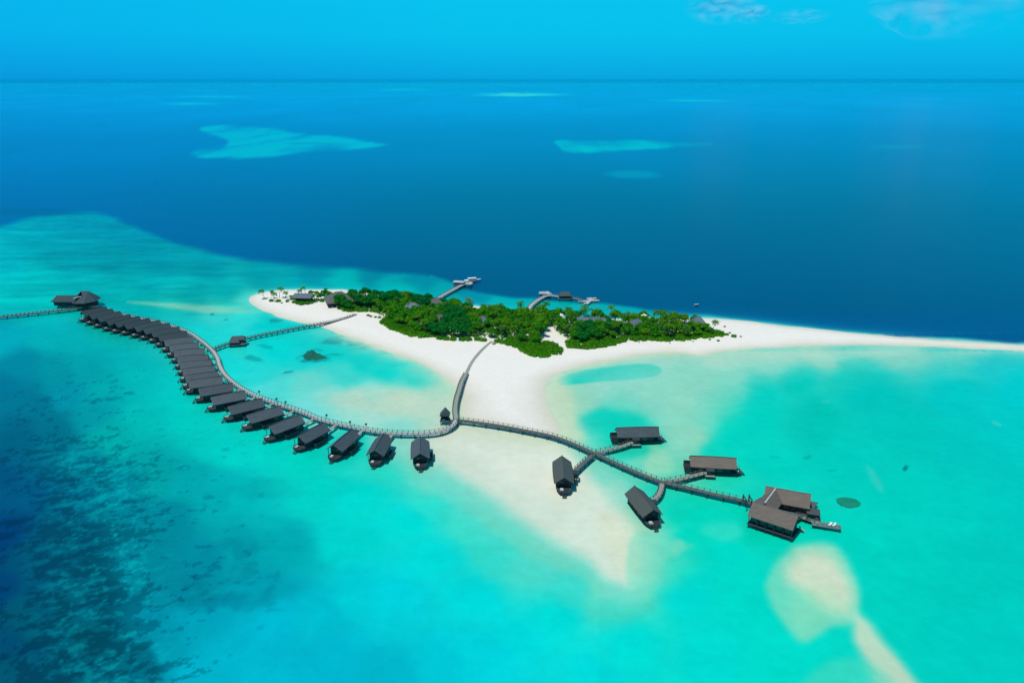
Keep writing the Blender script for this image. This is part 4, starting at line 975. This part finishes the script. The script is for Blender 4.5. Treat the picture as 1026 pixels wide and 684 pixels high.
for x,y in pts:
    ppx,ppy=proj(x,y,0)
    dk=any(((ppx-a)/r)**2+((ppy-b)/(r*.45))**2<1 for a,b,r in DARK)
    near=ppy> np.interp(ppx,[345,400,440,520,541,570,625,700,720],[305,325,333,340,345,340,336,336,334])
    # trees in front of huts are kept lower so the roofs show
    low=any(abs(x-a)<r*1.1 and 0<b-y<r*2.2 for a,b,r in HUTS)
    pr=random.random(); zone='western third' if ppx<430 else ('middle' if ppx<550 else 'eastern third')
    s=random.uniform(.9,1.3)*(.92 if low else 1)
    if dk: plant('dark',x,y,s,'dense deep-green broadleaf tree in the closed canopy of the island\'s %s'%zone,'tree','deep-green trees, '+zone)
    elif pr<(.12 if ppx<430 else .40) and not low: plant('palm',x,y,s*.95,'coconut palm rising among the broadleaf canopy of the island\'s %s'%zone,'palm tree','palms in the canopy, '+zone)
    else: plant('leaf',x,y,s*(.85 if near else 1),'mid-green broadleaf tree in the thick canopy of the island\'s %s'%zone,'tree','mid-green trees, '+zone)
# clumps round the western buildings
for px,py,k,s,lb in ((322,302,'dark',.8,'round dark-green tree between the blue-grey roof and the grey thatch'),(330,301,'leaf',.75,'mid-green tree directly behind the large grey thatch, left'),(318,299,'leaf',.7,'small green tree behind the blue-grey roofed building'),(312,298,'leaf',.6,'lowest green tree behind the blue-grey roofed building'),
    (326,298.5,'dark',.7,'dark tree on the back beach left of the grey thatch'),(351,313,'leaf',.7,'green tree on the beach front right of the grey thatch'),(341,310.5,'dark',1.3,'broad dark-green tree in front of the large grey thatch'),(348,312.5,'dark',1.15,'rounded dark-green tree at the sand edge beside the grey thatch')):
    g=ground(px,py); plant(k,g.x,g.y,s,lb,'tree')
for px,py,s,rz,t,lb in ((266,300.5,.9,math.pi,.5,'coconut palm leaning far out left over the western sand tip'),(271.5,301,.7,0,.1,'short coconut palm next to the leaning one on the western tip'),(280,300,.9,1,.08,'tallest upright coconut palm on the western sand tip'),(275,303.5,.85,2,.1,'small coconut palm at the front of the western tip cluster'),(287,302,.75,3,.1,'low coconut palm on bare sand right of the western cluster'),
    (293,304,.65,1,.1,'small palm left of the blue-grey roofed building'),(307,299,.85,2,.05,'coconut palm just behind the blue-grey roof'),(300,299.5,.75,2,.05,'shorter palm behind the blue-grey roof, left'),(316,305,.6,2,.1,'small palm right beside the blue-grey roofed building'),(327,297,.6,0,.1,'little palm on the back shore behind the grey thatch')):
    g=ground(px,py); plant('palm',g.x,g.y,s,lb,'palm tree',rz=rz,tilt=t)
for px,py,lb in ((588,318.5,'tall dark palm standing out against turquoise water right of centre'),(545,314.5,'palm beside the root of the curved north jetty'),(613,318,'palm standing above the back trees right of the dark tall palm'),(468,309,'palm crown above the back beach, left'),(521,315.5,'palm at the back shore left of the curved jetty root')):
    g=ground(px,py+1.5); plant('palm',g.x,g.y,1.05,lb,'palm tree')
# beach shrubs along the southern edge
EDGE=[[(340,310),(352,313.5),(366,313),(378,314)],[(369,318.3),(376,319.6),(384,321.2)],[(383,324),(390,329.5),(399,333),(410,336),(420,338.5),(434,339)],[(441,341.5),(455,342.5),(470,342.5),(484,343.5)],[(498,344.5),(510,348),(522,352),(532,357),(541,359),(550,358),(559,354)],
      [(569,345.5),(574,350),(584,350),(597,348),(608,346.5),(618,345),(626,342.5)],[(632,342.5),(645,342),(662,342.3),(677,342.8),(695,341),(710,338.8),(722,337.5),(728,337)],[(296,305),(303,306.5),(311,305.5)]]
EN=['western beach below the grey thatch','narrow spur on the western beach','south-west beach edge','beach left of the boardwalk','tongue right of the boardwalk','beach edge right of the sand clearing','south-east beach edge','front of the blue-grey roofed building']
for e,nm in zip(EDGE,EN):
    W=catmull([ground(*p) for p in e],3.4)
    for p in W:
        s=random.uniform(.75,1.15)*(.5 if 'spur' in nm else 1)*(.7 if 'south-east' in nm else 1)
        x=p.x+random.uniform(-.8,.8); y=p.y+random.uniform(-.8,.8)
        plant('shrub',x,y,s,'rounded bright-green beach shrub in the hedge at the '+nm,'shrub','beach shrubs, '+nm)
FILL=[([(498,343.5),(512,341),(530,342),(545,345),(557,349),(562,354),(550,359.5),(540,360),(530,357.5),(515,350.5),(500,346)],'tongue right of the boardwalk'),
 ([(383,323.5),(388,319),(405,326),(425,331),(438,335),(438,341),(420,340.5),(405,336.5),(392,331.5)],'south-west beach edge'),
 ([(569,345),(580,341),(605,341),(626,339.5),(628,343),(612,348),(590,351),(577,352),(569,350)],'beach edge right of the sand clearing'),
 ([(632,338),(660,338.5),(690,337.5),(712,335),(724,335),(728,337.5),(700,341),(665,343),(634,343)],'south-east beach edge'),
 ([(338,306),(352,309),(366,311),(366,314),(350,314),(340,311)],'western beach below the grey thatch')]
sp=[]
for pl,nm in FILL:
    W=[tuple(ground(*p))[:2] for p in pl]; a=np.array(W); q0,q1=a.min(0),a.max(0)
    cd=RNG.uniform(0,1,(900,2))*(q1-q0)+q0; ds=sdist(cd[:,0],cd[:,1],W)
    for (x,y),d in zip(cd,ds):
        if d<.6 or any((x-a_)**2+(y-b_)**2<3.1**2 for a_,b_ in sp): continue
        sp.append((x,y)); plant('shrub',x,y,random.uniform(.85,1.25),'rounded bright-green beach shrub in the hedge at the '+nm,'shrub','beach shrubs, '+nm)
print('SHRUBS',len(sp))
for px,py,s,lb in ((494.8,347,.42,'lone dark-green shrub beside the boardwalk near the trees'),(561.5,356.5,.42,'lone small shrub at the tip of the green tongue'),(735,339,.8,'isolated round shrub on sand beyond the eastern trees'),(726,329,.35,'tiny shrub on sand right of the last eastern trees'),(731,335.5,.35,'tiny shrub just above the isolated round shrub'),(711,342,.35,'low shrub on the south sand below the pointed roof'),(719.5,343,.45,'low shrub on the south sand left of the isolated round shrub'),(282.5,305,.35,'tiny dark shrub on the western sand tip'),(336.5,307.8,.3,'tiny shrub in front of the grey thatch'),(742,339,.3,'smallest shrub, farthest right on the sand'),(272,303,.7,'round shrub beneath the leaning palm of the western tip'),(279,303.5,.8,'fuller round shrub under the tallest western palm'),(288,303.8,.6,'shrub midway between the western palms and the blue-grey roof'),(293.5,301.5,.9,'large shrub touching the left end of the blue-grey roofed building'),(318,303,.9,'large shrub touching the right end of the blue-grey roofed building'),(323,304,.7,'shrub between the blue-grey roof and the grey thatch, on the sand side')):
    g=ground(px,py); plant('shrub',g.x,g.y,s,lb,'shrub')
# unused library originals are dropped
for k in LIB:
    for o in LIB[k]:
        if o.name not in used:
            for ch in TREE.get(o.name,[]): bpy.data.objects.remove(ch)
            bpy.data.objects.remove(o)
# undergrowth
rng=np.random.default_rng(5); ug=MB(); FWi=np.array(FW)
c2=rng.uniform(0,1,(11000,2))*np.array([x1-x0,y1-y0])+np.array([x0,y0]); d2=sdist(c2[:,0],c2[:,1],FW)
for (x,y),d in zip(c2,d2):
    if d<.3: continue
    z=1.35*(1-math.exp(-max(d+6,0)/14))
    for k in range(3):
        n=Vector((rng.normal()*.5,rng.normal()*.5,1)).normalized(); a=n.orthogonal().normalized(); a.rotate(Matrix.Rotation(rng.uniform(0,6.28),3,n)); b=n.cross(a); s=rng.uniform(.6,1.2)
        p=Vector((x+rng.normal()*.6,y+rng.normal()*.6,z+rng.uniform(.1,2.6))); ug.add([p-a*s,p-b*s*.6,p+a*s,p+b*s*.6],[(0,1,2,3)])
o=ug.build('undergrowth',M['leaf']); tag(o,'low leafy undergrowth covering the ground beneath the island trees','undergrowth',kind='stuff')
# ------------------------------------------------------------------ coral patches breaking the surface
M['coral']=simple('algae_coral',(.0,.10,.085,1),(.012,.12,.05,1),.35,.7,.1,.5,detail=6)
M['coral_green']=simple('green_reef',(.0,.20,.11,1),(.01,.26,.15,1),.25,.6,.05,.2)
M['coral_blue']=simple('teal_reef',(.0,.13,.15,1),(.01,.17,.18,1),.25,.6,.05,.2)
def coral(px_pts,lbl,mat,h=.15,seed=0,grp=None):
    pl=chaikin([tuple(ground(x,y))[:2] for x,y in px_pts],2); a=np.array(pl); c=a.mean(0)
    n=len(pl); rings=5; vs=[];fs=[]; rng=np.random.default_rng(seed)
    for j in range(rings):
        t=1-j/rings
        for i,(x,y) in enumerate(pl):
            k=1+rng.normal()*.05*(1+j*.3)
            vs.append(((x-c[0])*t*k,(y-c[1])*t*k,(-.06 if j==0 else h*(1-t*t)*rng.uniform(.3,1.1)+.01)))
    vs.append((0,0,h))
    for j in range(rings-1):
        for i in range(n): fs.append((j*n+i,j*n+(i+1)%n,(j+1)*n+(i+1)%n,(j+1)*n+i))
    for i in range(n): fs.append(((rings-1)*n+i,(rings-1)*n+(i+1)%n,rings*n))
    o=MB().add(vs,fs).build('coral_patch',M[mat],None,loc=(c[0],c[1],0)); tag(o,lbl,'coral patch',grp); return o
coral([(836,498.5),(842,496.8),(852,497.5),(862,500.5),(866,505),(862,509),(850,510.5),(841,507.5),(835,502)],'oval green reef patch in turquoise water right of the brown-roofed pavilion','coral_green',.05,1)
coral([(302,358.5),(303.5,355),(306,353.5),(307,350.5),(310,351.2),(312,349.6),(315.5,351),(317,353.5),(321,354),(323,356),(328,357.5),(327,359.6),(321,360),(317,361.8),(313,360),(308,362),(305,360)],'mottled dark green coral patch breaking the surface in the shallow lagoon below the thin jetty','coral',.35,2)
# ------------------------------------------------------------------ clouds
def cloud(px,py,w,hh,dist,lbl,seed,dens=.5):
    """px,py centre in the photo; w,hh size in px; a lumpy translucent puff kilometres away"""
    u=(px-CX)/F; v=(CY-py)/F; d=Vector((u,v*SP+CP,v*CP-SP)); d*=dist; sc=dist/F
    c=Vector((d.x,d.y,d.z+H)); bm=bmesh.new(); bmesh.ops.create_icosphere(bm,subdivisions=6,radius=1)
    for q in bm.verts:
        n=noise.fractal(q.co*1.3+Vector((seed*7.3,0,0)),1,2,2); q.co*=1+.2*n
        q.co=Vector((q.co.x*w/2*sc,q.co.y*w/3*sc,q.co.z*hh/2*sc))
    me=bpy.data.meshes.new('cloud'); bm.to_mesh(me); bm.free(); me.polygons.foreach_set('use_smooth',[True]*len(me.polygons))
    m=bpy.data.materials.new('cloud_vapour'); m.use_nodes=True; nt=m.node_tree; nt.nodes.clear()
    out=nt.nodes.new('ShaderNodeOutputMaterial'); tr=nd(nt,'ShaderNodeBsdfTransparent'); df=nd(nt,'ShaderNodeBsdfDiffuse',Color=(.80,.92,.95,1)); mx=nd(nt,'ShaderNodeMixShader')
    tc=nd(nt,'ShaderNodeTexCoord'); mp=nd(nt,'ShaderNodeMapping'); mp.inputs['Location'].default_value=(-1,-1,-1); mp.inputs['Scale'].default_value=(2,2,2)
    nt.links.new(tc.outputs['Generated'],mp.inputs[0])
    ln=nd(nt,'ShaderNodeVectorMath',operation='MULTIPLY'); ln.inputs[1].default_value=(1,0,1); nt.links.new(mp.outputs[0],ln.inputs[0])
    le=nd(nt,'ShaderNodeVectorMath',operation='LENGTH'); nt.links.new(ln.outputs[0],le.inputs[0])
    fo=nd(nt,'ShaderNodeMapRange'); fo.inputs[1].default_value=.95; fo.inputs[2].default_value=.15; fo.inputs[3].default_value=0; fo.inputs[4].default_value=1; fo.interpolation_type='SMOOTHSTEP'
    nt.links.new(le.outputs['Value'],fo.inputs[0])
    nz=nd(nt,'ShaderNodeTexNoise',Scale=.9,Detail=4,Roughness=.45); cs=nd(nt,'ShaderNodeMapping'); cs.inputs['Scale'].default_value=(w/hh,w/hh*.6,1); nt.links.new(mp.outputs[0],cs.inputs[0]); nt.links.new(cs.outputs[0],nz.inputs['Vector'])
    nr=nd(nt,'ShaderNodeMapRange'); nr.inputs[1].default_value=.36; nr.inputs[2].default_value=.75; nt.links.new(nz.outputs['Fac'],nr.inputs[0])
    m1=nd(nt,'ShaderNodeMath',operation='MULTIPLY'); nt.links.new(fo.outputs[0],m1.inputs[0]); nt.links.new(nr.outputs[0],m1.inputs[1])
    m2=nd(nt,'ShaderNodeMath',operation='MULTIPLY'); m2.inputs[1].default_value=dens; nt.links.new(m1.outputs[0],m2.inputs[0])
    nt.links.new(m2.outputs[0],mx.inputs[0]); tl=nd(nt,'ShaderNodeBsdfTranslucent',Color=(.80,.92,.95,1)); m3=nd(nt,'ShaderNodeMixShader'); m3.inputs[0].default_value=.5; nt.links.new(df.outputs[0],m3.inputs[1]); nt.links.new(tl.outputs[0],m3.inputs[2]); nt.links.new(tr.outputs[0],mx.inputs[1]); nt.links.new(m3.outputs[0],mx.inputs[2]); nt.links.new(mx.outputs[0],out.inputs['Surface'])
    me.materials.append(m); o=bpy.data.objects.new('cloud',me); col.objects.link(o); o.location=c; tag(o,lbl,'cloud'); return o
cloud(722,7,72,34,9000,'small puffy white cloud at the top edge, left of the larger one',1,.6)
cloud(752,14,40,20,9300,'low wispy cloud fragment just right of the small puffy cloud',6,.5)
cloud(800,17,62,16,9500,'thinnest faint cloud wisp between the two larger clouds',2,.22)
cloud(945,6,150,64,9800,'largest soft white cloud at the top right corner',3,.5)
# ------------------------------------------------------------------ air
hz=MB().box((0,3000,79),(96000,90400,162)).build('haze',M['white']); tag(hz,'thin blue sea haze filling the air above the water','haze',kind='stuff')
hm=bpy.data.materials.new('sea_air'); hm.use_nodes=True; nt=hm.node_tree; nt.nodes.clear()
out=nt.nodes.new('ShaderNodeOutputMaterial'); pv=nt.nodes.new('ShaderNodeVolumePrincipled')
pv.inputs['Density'].default_value=1.4e-5; pv.inputs['Color'].default_value=(.0,.66,1,1)
nt.links.new(pv.outputs[0],out.inputs['Volume']); hz.data.materials.clear(); hz.data.materials.append(hm)
# ------------------------------------------------------------------ light
SUN_EL, SUN_AZ = R(67), R(222)          # azimuth from +Y clockwise: from the left, slightly behind the camera
sd=Vector((math.cos(SUN_EL)*math.sin(SUN_AZ),math.cos(SUN_EL)*math.cos(SUN_AZ),math.sin(SUN_EL)))
L=bpy.data.lights.new('sun','SUN'); L.energy=3.4; L.angle=R(.5); L.color=(1,.965,.91)
so=bpy.data.objects.new('sun',L); col.objects.link(so); so.rotation_euler=(-sd).to_track_quat('-Z','Y').to_euler()
w=bpy.data.worlds.new('World'); scene.world=w; w.use_nodes=True; nt=w.node_tree; bg=nt.nodes['Background']
sk=nd(nt,'ShaderNodeTexSky'); sk.sky_type='NISHITA'; sk.sun_disc=False; sk.sun_elevation=SUN_EL; sk.sun_rotation=SUN_AZ; sk.altitude=0; sk.air_density=1.0; sk.dust_density=.4; sk.ozone_density=2.0
SKYT=(.04,.80,1.0,1)
c=mixc(nt,1.0,sk.outputs[0],SKYT,'MULTIPLY')
tc=nd(nt,'ShaderNodeTexCoord'); sx=nd(nt,'ShaderNodeSeparateXYZ'); nt.links.new(tc.outputs['Generated'],sx.inputs[0])
cr=nd(nt,'ShaderNodeValToRGB'); e=cr.color_ramp.elements
e[0].position=0; e[0].color=(0,.375,.80,1); e[1].position=1; e[1].color=(.012,.12,.25,1)
for p_,c_ in ((.02,(0,.43,.84,1)),(.05,(0,.53,.88,1)),(.11,(.001,.58,.90,1)),(.22,(.004,.47,.78,1)),(.45,(.008,.27,.50,1))):
    q=e.new(p_); q.color=c_
nt.links.new(sx.outputs['Z'],cr.inputs[0])
# a touch deeper blue towards the west
mr=nd(nt,'ShaderNodeMapRange'); mr.inputs[1].default_value=-.75; mr.inputs[2].default_value=-.05; mr.inputs[3].default_value=1; mr.inputs[4].default_value=0
nt.links.new(sx.outputs['X'],mr.inputs[0])
west=mixc(nt,mr.outputs[0],(1,1,1,1),(1,.76,.98,1)); c2=mixc(nt,1.0,cr.outputs[0],west,'MULTIPLY')
sc=nd(nt,'ShaderNodeVectorMath',operation='SCALE'); sc.inputs['Scale'].default_value=10.0; nt.links.new(c2,sc.inputs[0])
c=mixc(nt,.88,c,sc.outputs[0])
nt.links.new(c,bg.inputs['Color']); bg.inputs['Strength'].default_value=.1
# ------------------------------------------------------------------ camera and view
cd=bpy.data.cameras.new('camera'); cd.sensor_width=36; cd.lens=F*36/1026; cd.clip_start=1; cd.clip_end=200000
co=bpy.data.objects.new('camera',cd); col.objects.link(co); co.location=(0,0,H); co.rotation_euler=(math.pi/2-P,0,0); scene.camera=co
scene.view_settings.view_transform='Standard'; scene.view_settings.look='None'; scene.view_settings.exposure=0; scene.view_settings.gamma=1
scene.render.engine='CYCLES'
print('OBJECTS',len(bpy.data.objects))
